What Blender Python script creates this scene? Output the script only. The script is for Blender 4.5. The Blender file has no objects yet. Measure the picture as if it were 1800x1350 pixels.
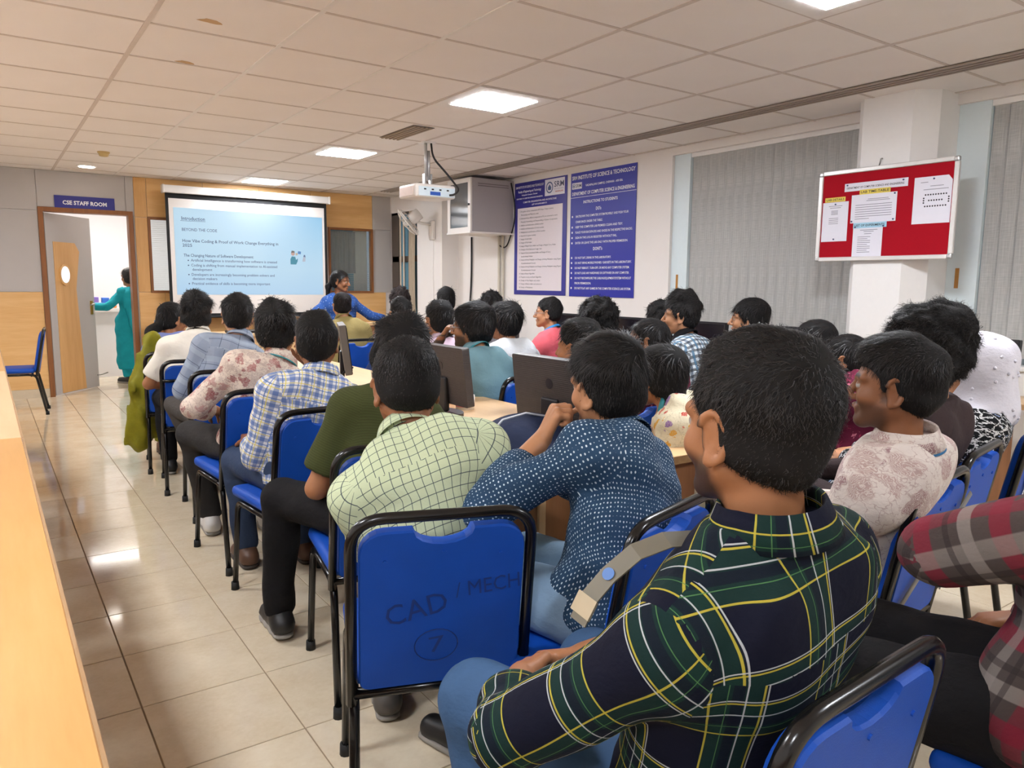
import bpy, bmesh, math, random
import numpy as np
from mathutils import Vector, Matrix

random.seed(7)
rng = np.random.default_rng(7)
SC = bpy.context.scene
COL = SC.collection

# ------------------------------------------------------------------ camera
cam_d = bpy.data.cameras.new('camera')
cam = bpy.data.objects.new('camera', cam_d)
COL.objects.link(cam)
SC.camera = cam
cam_d.sensor_fit = 'HORIZONTAL'
cam_d.sensor_width = 36.0
cam_d.lens = 36.0 * 1324.4 / 1800.0
cam_d.clip_start = 0.02
_pi, _ro, _ya = 0.1319, 0.00958, 0.60975
_fw = Vector((math.sin(_ya) * math.cos(_pi), math.cos(_ya) * math.cos(_pi), -math.sin(_pi)))
_r = Vector((math.cos(_ya), -math.sin(_ya), 0))
_u = _r.cross(_fw)
_r2 = _r * math.cos(_ro) + _u * math.sin(_ro)
_u2 = -_r * math.sin(_ro) + _u * math.cos(_ro)
_m = Matrix((_r2, _u2, -_fw)).transposed().to_4x4()
_m.translation = Vector((0, 0, 1.36))
cam.matrix_world = _m

# ------------------------------------------------------------------ world + exposure
w = bpy.data.worlds.new('world')
SC.world = w
w.use_nodes = True
w.node_tree.nodes['Background'].inputs[0].default_value = (0.62, 0.72, 0.85, 1)
w.node_tree.nodes['Background'].inputs[1].default_value = 0.3
SC.view_settings.view_transform = 'Standard'
SC.view_settings.look = 'None'
SC.view_settings.gamma = 1.0
SC.view_settings.use_curve_mapping = False
SC.view_settings.exposure = 0.0
LAMP = 92.0            # radiance of the ceiling LED panels

CEIL, WX, WY = 2.593, 5.2, 10.23      # ceiling height, right wall, front wall
XL, YB = -2.2, -2.6                   # left wall, rear wall

# ------------------------------------------------------------------ materials
MATS = {}
def srgb(c):
    if isinstance(c, str):
        c = c.lstrip('#'); c = [int(c[i:i + 2], 16) / 255 for i in (0, 2, 4)]
        return tuple(((v / 12.92) if v <= 0.04045 else ((v + 0.055) / 1.055) ** 2.4) for v in c) + (1,)
    return tuple(c)[:3] + (1,)

class NT:
    """small helper around a material node tree"""
    def __init__(s, name):
        s.m = bpy.data.materials.new(name); s.m.use_nodes = True
        s.t = s.m.node_tree; s.n = s.t.nodes; s.l = s.t.links
        s.b = s.n['Principled BSDF']
    def node(s, typ, **kw):
        n = s.n.new(typ)
        for k, v in kw.items():
            setattr(n, k, v)
        return n
    def put(s, sock, v):
        if isinstance(v, bpy.types.NodeSocket): s.l.new(v, sock)
        else: sock.default_value = v
    def math(s, op, a, b=0.0, c=None):
        n = s.node('ShaderNodeMath', operation=op)
        s.put(n.inputs[0], a); s.put(n.inputs[1], b)
        if c is not None: s.put(n.inputs[2], c)
        return n.outputs[0]
    def mix(s, f, a, b):
        n = s.node('ShaderNodeMix', data_type='RGBA')
        s.put(n.inputs[0], f); s.put(n.inputs[6], a); s.put(n.inputs[7], b)
        return n.outputs[2]
    def coord(s, kind='Object'):
        return s.node('ShaderNodeTexCoord').outputs[kind]
    def mapping(s, v, scale=(1, 1, 1), rot=(0, 0, 0), loc=(0, 0, 0)):
        n = s.node('ShaderNodeMapping')
        s.l.new(v, n.inputs[0]); n.inputs[1].default_value = loc; n.inputs[2].default_value = rot; n.inputs[3].default_value = scale
        return n.outputs[0]
    def noise(s, v, scale, detail=3, rough=0.5, out=0):
        n = s.node('ShaderNodeTexNoise'); s.l.new(v, n.inputs['Vector'])
        n.inputs['Scale'].default_value = scale; n.inputs['Detail'].default_value = detail; n.inputs['Roughness'].default_value = rough
        return n.outputs[out]
    def voro(s, v, scale, feature='F1', rnd=1.0):
        n = s.node('ShaderNodeTexVoronoi', feature=feature); s.l.new(v, n.inputs['Vector'])
        n.inputs['Scale'].default_value = scale; n.inputs['Randomness'].default_value = rnd
        return n
    def ramp(s, f, stops):
        n = s.node('ShaderNodeValToRGB'); s.l.new(f, n.inputs[0])
        e = n.color_ramp.elements
        while len(e) < len(stops): e.new(0.5)
        for k, (p, c) in enumerate(stops):
            e[k].position = p; e[k].color = c
        return n.outputs[0]
    def step(s, v, lo, hi):
        n = s.node('ShaderNodeMapRange'); s.put(n.inputs[0], v)
        n.inputs[1].default_value = lo; n.inputs[2].default_value = hi
        return n.outputs[0]
    def bump(s, h, strength=0.2, dist=0.01):
        n = s.node('ShaderNodeBump'); n.inputs['Strength'].default_value = strength; n.inputs['Distance'].default_value = dist
        s.l.new(h, n.inputs['Height']); s.l.new(n.outputs[0], s.b.inputs['Normal'])
    def done(s, color=None, rough=0.5, metal=0.0, spec=0.5):
        if color is not None: s.put(s.b.inputs['Base Color'], color)
        s.put(s.b.inputs['Roughness'], rough); s.b.inputs['Metallic'].default_value = metal
        s.b.inputs['Specular IOR Level'].default_value = spec
        return s.m

def plain(name, col, rough=0.5, metal=0.0, spec=0.5, var=0.06, vs=30.0, bump=0.0, bs=200.0):
    if name in MATS: return MATS[name]
    t = NT(name); c = srgb(col); o = t.coord()
    a = tuple(max(0, v * (1 - var)) for v in c[:3]) + (1,); b = tuple(min(1, v * (1 + var)) for v in c[:3]) + (1,)
    col_s = t.mix(t.noise(o, vs, 3), a, b)
    if bump: t.bump(t.noise(o, bs, 2), bump, 0.004)
    MATS[name] = t.done(col_s, rough, metal, spec)
    return MATS[name]

def emit(name, col, strength):
    if name in MATS: return MATS[name]
    t = NT(name); c = srgb(col)
    t.b.inputs['Emission Color'].default_value = c; t.b.inputs['Emission Strength'].default_value = strength
    MATS[name] = t.done(c, 0.5); return MATS[name]

def wood(name, c1, c2, axis='X', scale=1.0, rough=0.4, spec=0.5):
    if name in MATS: return MATS[name]
    t = NT(name); o = t.coord('Object')
    info = t.node('ShaderNodeObjectInfo').outputs['Random']
    vm = t.node('ShaderNodeVectorMath', operation='ADD'); t.l.new(o, vm.inputs[0]); t.l.new(t.math('MULTIPLY', info, 13.0), vm.inputs[1])
    sc = {'X': (1.2, 14, 14), 'Y': (14, 1.2, 14), 'Z': (14, 14, 1.2)}[axis]
    v = t.mapping(vm.outputs[0], tuple(q * scale for q in sc))
    n1 = t.noise(v, 1.0, 5, 0.6)
    n2 = t.noise(t.mapping(vm.outputs[0], tuple(q * scale * 5 for q in sc)), 1.0, 3, 0.6)
    f = t.math('ADD', t.math('MULTIPLY', n1, 0.7), t.math('MULTIPLY', n2, 0.3))
    MATS[name] = t.done(t.ramp(f, [(0.3, srgb(c1)), (0.7, srgb(c2))]), rough, 0, spec)
    return MATS[name]

# ------------------------------------------------------------------ mesh helpers
def link(name, me, mat=None, parent=None):
    o = bpy.data.objects.new(name, me); COL.objects.link(o)
    if mat is not None and me is not None and not len(me.materials): me.materials.append(mat)
    if parent is not None: o.parent = parent
    return o
def tag(o, label=None, cat=None, group=None, kind=None):
    if label: o['label'] = label
    if cat: o['category'] = cat
    if group: o['group'] = group
    if kind: o['kind'] = kind
    return o
def thing(name, label, cat, loc=(0, 0, 0), rotz=0.0, group=None, kind=None, mat=None):
    o = bpy.data.objects.new(name, None); COL.objects.link(o); o.empty_display_size = 0.1
    if mat is not None: o.matrix_world = mat
    else: o.location = loc; o.rotation_euler = (0, 0, rotz)
    return tag(o, label, cat, group, kind)
def np_mesh(name, V, F, smooth=True):
    V = np.asarray(V, np.float32); F = np.asarray(F, np.int32); k = F.shape[1]
    me = bpy.data.meshes.new(name)
    me.vertices.add(len(V)); me.vertices.foreach_set('co', V.ravel())
    me.loops.add(F.size); me.loops.foreach_set('vertex_index', F.ravel())
    me.polygons.add(len(F)); me.polygons.foreach_set('loop_start', np.arange(0, F.size, k, dtype=np.int32))
    if smooth: me.polygons.foreach_set('use_smooth', np.ones(len(F), bool))
    me.update(calc_edges=True)
    return me
def bm_mesh(name, bm, smooth=False):
    me = bpy.data.meshes.new(name); bmesh.ops.recalc_face_normals(bm, faces=bm.faces)
    bm.to_mesh(me); bm.free()
    if smooth:
        for p in me.polygons: p.use_smooth = True
    return me
def add_box(bm, lo, hi, bevel=0.0, seg=1, M=None):
    lo = Vector(lo); hi = Vector(hi); c = (lo + hi) / 2; d = hi - lo
    r = bmesh.ops.create_cube(bm, size=1.0, matrix=Matrix.Translation(c) @ Matrix.Diagonal((*d, 1)))
    vs = r['verts']
    if bevel > 0:
        es = list({e for v in vs for e in v.link_edges})
        rr = bmesh.ops.bevel(bm, geom=es, offset=bevel, segments=seg, affect='EDGES', profile=0.5)
        vs = list({v for f in rr['faces'] for v in f.verts} | {v for v in vs if v.is_valid})
    if M is not None: bmesh.ops.transform(bm, matrix=M, verts=vs)
    return vs
def box(name, lo, hi, mat, parent=None, bevel=0.0, seg=1, smooth=False, M=None):
    bm = bmesh.new(); add_box(bm, lo, hi, bevel, seg, M)
    return link(name, bm_mesh(name, bm, smooth), mat, parent)
def boxes(name, lst, mat, parent=None, bevel=0.0, seg=1, smooth=False):
    bm = bmesh.new()
    for a in lst: add_box(bm, a[0], a[1], bevel, seg, a[2] if len(a) > 2 else None)
    return link(name, bm_mesh(name, bm, smooth), mat, parent)
def bez(pts, r=0.05, n=5):
    """round the corners of a polyline"""
    P = [Vector(p) for p in pts]; out = [P[0]]
    for i in range(1, len(P) - 1):
        a = P[i - 1] - P[i]; b = P[i + 1] - P[i]
        q = min(r, a.length * 0.49, b.length * 0.49)
        s = P[i] + a.normalized() * q; e = P[i] + b.normalized() * q
        for k in range(n + 1):
            t = k / n; out.append((1 - t) ** 2 * s + 2 * t * (1 - t) * P[i] + t * t * e)
    out.append(P[-1]); return out
def tube_arrays(path, rad, sides=8, closed=False, flat=1.0):
    P = [Vector(p) for p in path]; n = len(P); V = []; F = []
    T = []
    for i in range(n):
        a = P[(i - 1) % n] if (closed or i > 0) else P[i]; b = P[(i + 1) % n] if (closed or i < n - 1) else P[i]
        T.append((b - a).normalized())
    ref = Vector((0, 0, 1)) if abs(T[0].z) < 0.9 else Vector((1, 0, 0))
    N = (ref - T[0] * ref.dot(T[0])).normalized()
    for i in range(n):
        N = (N - T[i] * N.dot(T[i])).normalized(); B = T[i].cross(N)
        rr = rad[i] if hasattr(rad, '__len__') else rad
        for k in range(sides):
            a = 2 * math.pi * k / sides
            V.append(P[i] + N * (math.cos(a) * rr) + B * (math.sin(a) * rr * flat))
    m = n if closed else n - 1
    for i in range(m):
        for k in range(sides):
            a = i * sides + k; b = i * sides + (k + 1) % sides
            c = ((i + 1) % n) * sides + (k + 1) % sides; d = ((i + 1) % n) * sides + k
            F.append((a, b, c, d))
    caps = [] if closed else [tuple(range(sides))[::-1], tuple((n - 1) * sides + k for k in range(sides))]
    return V, F + caps
def tube(name, path, rad, mat, parent=None, sides=8, closed=False, flat=1.0):
    V, F = tube_arrays(path, rad, sides, closed, flat)
    me = bpy.data.meshes.new(name); me.from_pydata([tuple(v) for v in V], [], F); me.update()
    for p in me.polygons: p.use_smooth = len(p.vertices) == 4
    return link(name, me, mat, parent)
def tubes(name, paths, rad, mat, parent=None, sides=8):
    VV = []; FF = []
    for p in paths:
        V, F = tube_arrays(p, rad, sides); o = len(VV); VV += [tuple(v) for v in V]; FF += [tuple(i + o for i in f) for f in F]
    me = bpy.data.meshes.new(name); me.from_pydata(VV, [], FF); me.update()
    for p in me.polygons: p.use_smooth = len(p.vertices) == 4
    return link(name, me, mat, parent)
def prism(name, pts, z0, z1, mat, parent=None, M=None):
    """extruded polygon, pts in local XY"""
    bm = bmesh.new()
    a = [bm.verts.new((p[0], p[1], z0)) for p in pts]; b = [bm.verts.new((p[0], p[1], z1)) for p in pts]
    bm.faces.new(a[::-1]); bm.faces.new(b); n = len(pts)
    for i in range(n): bm.faces.new((a[i], a[(i + 1) % n], b[(i + 1) % n], b[i]))
    if M is not None: bmesh.ops.transform(bm, matrix=M, verts=bm.verts)
    return link(name, bm_mesh(name, bm), mat, parent)
def lathe(name, prof, mat, parent=None, n=24, M=None):
    V = []; F = []
    for (r, z) in prof:
        for k in range(n):
            a = 2 * math.pi * k / n; V.append((r * math.cos(a), r * math.sin(a), z))
    for i in range(len(prof) - 1):
        for k in range(n): F.append((i * n + k, i * n + (k + 1) % n, (i + 1) * n + (k + 1) % n, (i + 1) * n + k))
    F.append(tuple(range(n))[::-1]); F.append(tuple((len(prof) - 1) * n + k for k in range(n)))
    me = bpy.data.meshes.new(name); me.from_pydata(V, [], F)
    if M is not None: me.transform(M)
    me.update()
    for p in me.polygons: p.use_smooth = len(p.vertices) == 4
    return link(name, me, mat, parent)
def frame(origin, ax, ay):
    ax = Vector(ax).normalized(); ay = Vector(ay).normalized(); az = ax.cross(ay)
    m = Matrix((ax, ay, az)).transposed().to_4x4(); m.translation = Vector(origin); return m
FRONT = lambda o: frame(o, (1, 0, 0), (0, 0, 1))       # faces -Y
RIGHT = lambda o: frame(o, (0, -1, 0), (0, 0, 1))      # faces -X
def lettering(txt, u, v, size, mat, parent, w=0.001, align='LEFT', width=None, bold=0.0, rot=0.0, name='lettering', shear=0.0):
    """flat lettering in a parent's local XY plane; width fits the line to that length"""
    cu = bpy.data.curves.new('t', 'FONT'); cu.body = txt; cu.size = size; cu.resolution_u = 2
    cu.align_x = align; cu.offset = bold * size; cu.shear = shear
    ob = bpy.data.objects.new('t', cu); COL.objects.link(ob)
    dg = bpy.context.evaluated_depsgraph_get()
    me = bpy.data.meshes.new_from_object(ob.evaluated_get(dg))
    bpy.data.objects.remove(ob); bpy.data.curves.remove(cu)
    sx = 1.0
    if width and len(me.vertices):
        xs = [q.co.x for q in me.vertices]; sx = width / (max(xs) - min(xs))
    me.transform(Matrix.Translation((u, v, w)) @ Matrix.Rotation(rot, 4, 'Z') @ Matrix.Diagonal((sx, 1, 1, 1)))
    me.materials.clear()
    return link(name, me, mat, parent)
# ------------------------------------------------------------------ shared materials
def m_tile_floor():
    t = NT('vitrified_tile'); o = t.coord('Object')
    rnd = t.node('ShaderNodeObjectInfo').outputs['Random']
    vm = t.node('ShaderNodeVectorMath', operation='ADD'); t.l.new(o, vm.inputs[0]); t.l.new(t.math('MULTIPLY', rnd, 31.0), vm.inputs[1])
    n = t.noise(vm.outputs[0], 5.0, 6, 0.65); n2 = t.noise(vm.outputs[0], 60.0, 3, 0.6)
    f = t.math('ADD', t.math('MULTIPLY', n, 0.75), t.math('MULTIPLY', n2, 0.25))
    c = t.ramp(f, [(0.25, srgb('#c8b598')), (0.55, srgb('#d8c9af')), (0.8, srgb('#e0d4bd'))])
    r = t.step(t.noise(vm.outputs[0], 9.0, 3), 0.0, 1.0)
    rr = t.math('ADD', t.math('MULTIPLY', r, 0.09), 0.035)
    t.bump(t.noise(vm.outputs[0], 7.0, 2), 0.02, 0.004)
    return t.done(c, rr, 0, 0.5)
def m_ceiling():
    t = NT('ceiling_board'); o = t.coord('Object')
    n = t.noise(o, 3.0, 3); n2 = t.noise(o, 260.0, 2)
    c = t.mix(n, srgb('#ece6e2'), srgb('#f1ecea'))
    t.bump(n2, 0.12, 0.003)
    return t.done(c, 0.85, 0, 0.2)
def m_plaster():
    t = NT('painted_plaster'); o = t.coord('Object')
    n = t.noise(o, 1.6, 6, 0.6); n2 = t.noise(o, 9.0, 5, 0.65)
    c = t.mix(n, srgb('#e6e0db'), srgb('#efebe8'))
    sp = t.step(n2, 0.68, 0.74)
    c = t.mix(t.math('MULTIPLY', sp, 0.4), c, srgb('#cfc5b4'))
    t.bump(n2, 0.08, 0.01)
    return t.done(c, 0.7, 0, 0.3)
def m_blind():
    t = NT('woven_blind'); o = t.coord('Object')
    a = t.noise(t.mapping(o, (220, 220, 6)), 1.0, 2); b = t.noise(t.mapping(o, (14, 14, 200)), 1.0, 2)
    f = t.math('ADD', t.math('MULTIPLY', a, 0.55), t.math('MULTIPLY', b, 0.45))
    c = t.ramp(f, [(0.3, srgb('#a0a09e')), (0.7, srgb('#c2c2bf'))])
    return t.done(c, 0.85, 0, 0.2)
M = {}
M['floor'] = m_tile_floor(); M['ceil'] = m_ceiling(); M['plaster'] = m_plaster(); M['blind'] = m_blind()
M['grout'] = plain('grout', '#8d7a62', 0.8)
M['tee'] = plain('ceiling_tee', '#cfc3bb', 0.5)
M['tee_sheen_frame'] = plain('tee_sheen_frame_white', '#e9e4e0', 0.4)  # white of the panel frames; also tees with specular sheen painted in
M['grey_lam'] = plain('grey_laminate', '#b9b4b1', 0.5, var=0.03, vs=6)
M['wood'] = wood('maple_laminate', '#dba765', '#ecc184', 'X', 1.0, 0.42)
M['wood_v'] = wood('maple_laminate_upright', '#d39e5d', '#e4b677', 'Z', 1.0, 0.42)
M['bench'] = wood('bench_laminate', '#c48f4e', '#d2a265', 'Y', 0.8, 0.3)
M['bench_reflect'] = wood('bench_laminate_reflect', '#dcae80', '#e6be94', 'Y', 0.8, 0.3)  # same bench laminate, paler: reflected light put into the colour
M['edge'] = wood('edge_band', '#8d6a44', '#b08d62', 'Y', 2.0, 0.5)
M['brown'] = wood('door_frame_wood', '#7d4c28', '#96602f', 'Z', 1.5, 0.45)
M['desk'] = wood('desk_laminate', '#dfb684', '#ecc897', 'Y', 0.8, 0.35)
M['desk_panel'] = wood('desk_panel_laminate', '#94643f', '#a97750', 'Z', 1.2, 0.45)
M['white'] = plain('white_paint', '#eeecea', 0.5, var=0.02)
M['white_pl'] = plain('white_plastic', '#e6e0da', 0.35, var=0.02)
M['alu'] = plain('aluminium', '#c9c9c9', 0.35, 0.7)
M['steel'] = plain('steel', '#9b9b98', 0.3, 0.9)
M['black'] = plain('black_plastic', '#17161a', 0.4, var=0.1)
M['blackfr'] = plain('black_enamel', '#0d0d0f', 0.22, var=0.1)
M['rubber'] = plain('rubber', '#141414', 0.7)
M['screen_w'] = plain('screen_fabric', '#ddd8d4', 0.8, var=0.02)
M['indigo'] = plain('indigo_vinyl', '#33308c', 0.4, var=0.04, vs=3)
M['indigo2'] = plain('deep_indigo_vinyl', '#2a2f9e', 0.4, var=0.06, vs=2)
M['sign'] = plain('sign_blue', '#2c2f86', 0.4)
M['letter_w'] = plain('letter_white', '#f2f2f6', 0.5, var=0.0)
M['letter_k'] = plain('letter_dark', '#2b2a33', 0.6, var=0.0)
M['letter_g'] = plain('letter_grey', '#84838f', 0.6, var=0.0)
M['paper'] = plain('paper', '#e3e2ec', 0.7, var=0.02)
M['poster_paper'] = plain('poster_paper', '#e2d8dc', 0.6, var=0.02)
M['felt'] = plain('red_felt', '#a50d1f', 0.9, var=0.12, vs=120, spec=0.2)
M['blue'] = plain('blue_upholstery', '#0a4aae', 0.55, var=0.10, vs=14, bump=0.12, bs=350, spec=0.35)
M['rack'] = plain('rack_grey', '#a9a3a3', 0.4, var=0.02)
M['rackglass'] = plain('rack_smoked_glass', '#5d6062', 0.08, var=0.1, vs=4)
M['cable'] = plain('cable', '#101010', 0.5)
M['conduit'] = plain('conduit', '#cfc6b6', 0.5)
M['brass'] = plain('brass', '#b08d3c', 0.3, 0.9)

# ------------------------------------------------------------------ floor
FX0, FXS, FY0, FYS = 0.329, 0.394, 2.933, 0.403
fl = box('floor', (XL, YB, -0.12), (WX + 0.6, 14.2, -0.004), M['grout']); tag(fl, kind='structure')
tile_me = None
g = 0.0022
bm = bmesh.new(); add_box(bm, (g, g, -0.01), (FXS - g, FYS - g, 0.0), 0.0012, 1)
tile_me = bm_mesh('floor_tile', bm); tile_me.materials.append(M['floor'])
ix0 = math.floor((XL - FX0) / FXS); ix1 = math.ceil((WX - FX0) / FXS)
iy0 = math.floor((YB - FY0) / FYS); iy1 = math.ceil((13.6 - FY0) / FYS)
restV = []; restF = []
src = np.array([v.co[:] for v in tile_me.vertices])
srcF = [tuple(p.vertices) for p in tile_me.polygons]
for i in range(ix0, ix1):
    for j in range(iy0, iy1):
        x = FX0 + i * FXS; y = FY0 + j * FYS
        if x < XL or x + FXS > WX + 0.5: continue
        if -0.1 < x < 2.0 and 0.3 < y < 10.9:
            o = link('floor_tile', tile_me, None, fl); o.location = (x, y, 0)
        else:
            b = len(restV); restV += [tuple(q) for q in (src + (x, y, 0))]; restF += [tuple(k + b for k in f) for f in srcF]
me = bpy.data.meshes.new('floor_tiling'); me.from_pydata(restV, [], restF); me.update()
o = link('floor_tiling', me, M['floor'], fl); o['kind'] = 'stuff'

# ------------------------------------------------------------------ ceiling
GX0, GXS, GY0, GYS = 0.735, 0.632, 4.149, 0.641
ce = box('ceiling', (XL, YB, CEIL + 0.03), (WX + 0.6, 13.8, CEIL + 0.12), M['plaster']); tag(ce, kind='structure')
bm = bmesh.new(); add_box(bm, (0.008, 0.008, 0.0), (GXS - 0.008, GYS - 0.008, 0.02), 0.002, 1)
ct = bm_mesh('ceiling_tile', bm); ct.materials.append(M['ceil'])
LAMPS = [(GX0 + 3 * GXS, GY0 + j * GYS) for j in (-8, -4, 0, 4, 8)] + [(GX0 - 3 * GXS, GY0 + j * GYS) for j in (-8, -4, 0, 4)]
ncx0 = math.floor((XL - GX0) / GXS); ncx1 = math.ceil((WX - GX0) / GXS)
ncy0 = math.floor((YB - GY0) / GYS); ncy1 = math.ceil((WY - GY0) / GYS)
lampcells = set()
for (lx, ly) in LAMPS:
    lampcells.add((math.floor((lx + 0.3 - GX0) / GXS), math.floor((ly + 0.3 - GY0) / GYS)))
far = []
for i in range(ncx0, ncx1):
    for j in range(ncy0, ncy1):
        if (i, j) in lampcells: continue
        x = GX0 + i * GXS; y = GY0 + j * GYS
        if x + GXS > WX + 0.02 : continue
        o = link('ceiling_tile', ct, None, ce); o.location = (x, y, CEIL)
# narrow cut tiles along the right wall
xe = GX0 + (ncx1 - 1) * GXS
tee = []
for i in range(ncx0, ncx1 + 1):
    x = GX0 + i * GXS
    if x > WX: continue
    mt = M['tee_sheen_frame'] if i in (1, 2) else M['tee']  # two runs get a paler colour in place of specular sheen
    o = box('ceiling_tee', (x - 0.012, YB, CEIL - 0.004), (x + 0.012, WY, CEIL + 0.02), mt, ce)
for j in range(ncy0, ncy1 + 1):
    y = GY0 + j * GYS
    if y > WY: continue
    box('ceiling_tee', (XL, y - 0.009, CEIL - 0.003), (WX, y + 0.009, CEIL + 0.02), M['tee'], ce)
# ceiling strip beyond the tile grid
box('ceiling_border', (xe - 0.001 + (0 if xe + GXS > WX + 0.02 else GXS), YB, CEIL - 0.001), (WX + 0.3, WY, CEIL + 0.018), M['ceil'], ce)
for sx_, sy_, r_ in ((0.98, 3.95, 0.05), (1.03, 4.75, 0.045)):
    prism('water_stain', [(sx_ + r_ * (1 + 0.35 * math.sin(3 * a)) * math.cos(a), sy_ + r_ * 0.7 * (1 + 0.3 * math.sin(2 * a + 1)) * math.sin(a)) for a in np.linspace(0, 2 * math.pi, 14, endpoint=False)], CEIL - 0.0012, CEIL - 0.0002, plain('stain_brown', '#c4a27c', 0.9), ce)
# linear air slot along the window wall
sl = thing('linear_air_slot', 'long grey linear air diffuser slot in ceiling beside window wall', 'air vent', (4.58, 0, CEIL))
box('backing', (-0.075, YB + 0.1, -0.006), (0.075, 9.6, -0.002), plain('slot_dark', '#6f675f', 0.6), sl)
for xx in (-0.075, -0.03, 0.015, 0.06):
    box('slat', (xx, YB + 0.1, -0.014), (xx + 0.016, 9.6, -0.004), plain('slot_slat', '#a89c92', 0.5), sl)
# return air grille
gr = thing('air_grille', 'small rectangular slatted air grille in ceiling near projector', 'air vent', (2.86, 5.48, CEIL))
box('backing', (0, 0, -0.006), (0.19, 0.62, -0.002), plain('slot_dark', '#6f675f', 0.6), gr)
for k in range(5): box('slat', (0.01 + k * 0.036, 0.01, -0.014), (0.028 + k * 0.036, 0.61, -0.005), plain('grille_slat', '#a08f7c', 0.5), gr)
# LED panels
lamp_words = ['behind the photographer', 'largest, at the top edge of the picture', 'above the middle of the room', 'near the projector', 'nearest the projection screen',
              'at the far rear left', 'over the left bench rear', 'over the left bench middle', 'over the left bench front']
led = emit('led_diffuser', '#f4f8ff', LAMP)
for k, (lx, ly) in enumerate(LAMPS):
    t = thing('ceiling_light', 'square white LED ceiling panel, ' + lamp_words[k], 'ceiling light', (lx, ly, CEIL), 0, 'LED ceiling panels')
    boxes('frame', [((0.012, 0.01, -0.008), (0.10, 0.631, 0.01)), ((0.532, 0.01, -0.008), (0.62, 0.631, 0.01)), ((0.10, 0.01, -0.008), (0.532, 0.11, 0.01)), ((0.10, 0.531, -0.008), (0.532, 0.631, 0.01))], M['tee_sheen_frame'], t)
    box('diffuser', (0.10, 0.11, -0.011), (0.532, 0.531, -0.003), led, t)
# smoke detector, downlight
t = thing('smoke_detector', 'small round yellowed smoke detector on ceiling', 'smoke detector', (1.05, 8.46, CEIL))
lathe('base', [(0.055, -0.012), (0.055, 0.0)], plain('aged_plastic', '#cdb27a', 0.5), t)
lathe('sensor_head', [(0.025, -0.045), (0.04, -0.04), (0.045, -0.02), (0.05, -0.012)], plain('aged_plastic', '#cdb27a', 0.5), t)
t = thing('downlight', 'round recessed downlight in ceiling above the staff room door', 'ceiling light', (1.02, 9.61, CEIL))
lathe('trim_ring', [(0.10, -0.008), (0.10, 0.0)], M['white'], t)
lathe('diffuser', [(0.078, -0.012), (0.078, -0.006)], emit('downlight_glow', '#fff6ea', 20), t)

# ------------------------------------------------------------------ front wall (panelled, faces the audience)
wf = thing('wall_front', None, None, kind='structure'); 
D0, D1, DH = 0.616, 1.49, 2.13
boxes('wall_core', [((XL, WY, 0), (D0 - 0.05, WY + 0.12, CEIL)), ((D0 - 0.05, WY, DH + 0.05), (D1 + 0.05, WY + 0.12, CEIL)),
                    ((D1 + 0.05, WY, 0), (1.71, WY + 0.12, CEIL)), ((1.71, WY, 0), (4.0, WY + 0.12, 1.22)), ((1.71, WY, 2.12), (WX, WY + 0.12, CEIL)),
                    ((2.2, WY, 1.22), (4.0, WY + 0.12, 2.12)), ((4.0, WY, 0), (WX, WY + 0.12, 1.22)), ((4.66, WY, 1.22), (WX, WY + 0.12, 2.12))], M['plaster'], wf)
def wpanel(x0, x1, z0, z1, mat, y=WY):
    box('panel', (x0 + 0.002, y - 0.014, z0 + 0.002), (x1 - 0.002, y, z1 - 0.002), mat, wf, 0.0015)
for a, b in ((XL, -1.2), (-1.2, -0.6), (-0.6, 0.0), (0.0, 0.565)):
    wpanel(a, b, 0.1, 1.22, M['wood']); wpanel(a, b, 1.22, 2.137, M['grey_lam']); wpanel(a, b, 2.137, CEIL, M['grey_lam'])
    box('skirting', (a + 0.001, WY - 0.018, 0.0), (b - 0.001, WY, 0.1), plain('skirting_tile', '#d9c9ae', 0.25), wf)
wpanel(0.565, 1.47, DH + 0.05, CEIL, M['grey_lam']); wpanel(1.47, 1.56, 2.137, CEIL, M['grey_lam']); wpanel(1.545, 1.56, 0.0, 2.137, M['grey_lam'])
wpanel(1.56, 1.70, 2.12, CEIL, M['wood_v']); wpanel(1.56, 1.70, 1.22, 2.12, M['wood_v']); wpanel(1.56, 1.86, 0.1, 1.22, M['wood'])
for a, b in ((1.70, 2.35), (2.35, 3.05), (3.05, 3.75), (3.75, 4.66)):
    wpanel(a, b, 2.12, CEIL, M['wood'])
for a, b in ((1.86, 2.6), (2.6, 3.3), (3.3, 4.0), (4.0, 4.86)): wpanel(a, b, 0.1, 1.22, M['wood'])
wpanel(2.22, 3.98, 1.22, 2.12, M['wood'])
wpanel(4.66, 4.95, 1.22, 2.12, M['grey_lam']); wpanel(4.66, 4.95, 2.12, CEIL, M['grey_lam'])
box('skirting', (1.545, WY - 0.018, 0.0), (WX, WY, 0.1), plain('skirting_tile', '#d9c9ae', 0.25), wf)
# internal windows with slatted blinds
glass = NT('window_glass'); glass.b.inputs['Transmission Weight'].default_value = 0.9; glass.b.inputs['IOR'].default_value = 1.05
M['glass'] = glass.done((0.85, 0.93, 0.95, 1), 0.03)
def inner_window(name, x0, x1, z0, z1, teal):
    t = thing(name, None, None, (0, WY, 0), kind='structure')
    boxes('window_frame', [((x0 - 0.03, -0.03, z0 - 0.03), (x0, 0.05, z1 + 0.03)), ((x1, -0.03, z0 - 0.03), (x1 + 0.03, 0.05, z1 + 0.03)),
                           ((x0, -0.03, z1), (x1, 0.05, z1 + 0.03)), ((x0, -0.03, z0 - 0.03), (x1, 0.05, z0))], M['brown'], t)
    box('pane', (x0, 0.015, z0), (x1, 0.02, z1), M['glass'], t)
    return t
w1 = inner_window('window_1', 1.73, 2.18, 1.24, 2.10, False)
w2 = inner_window('window_2', 4.02, 4.63, 1.24, 2.09, True)
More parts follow.
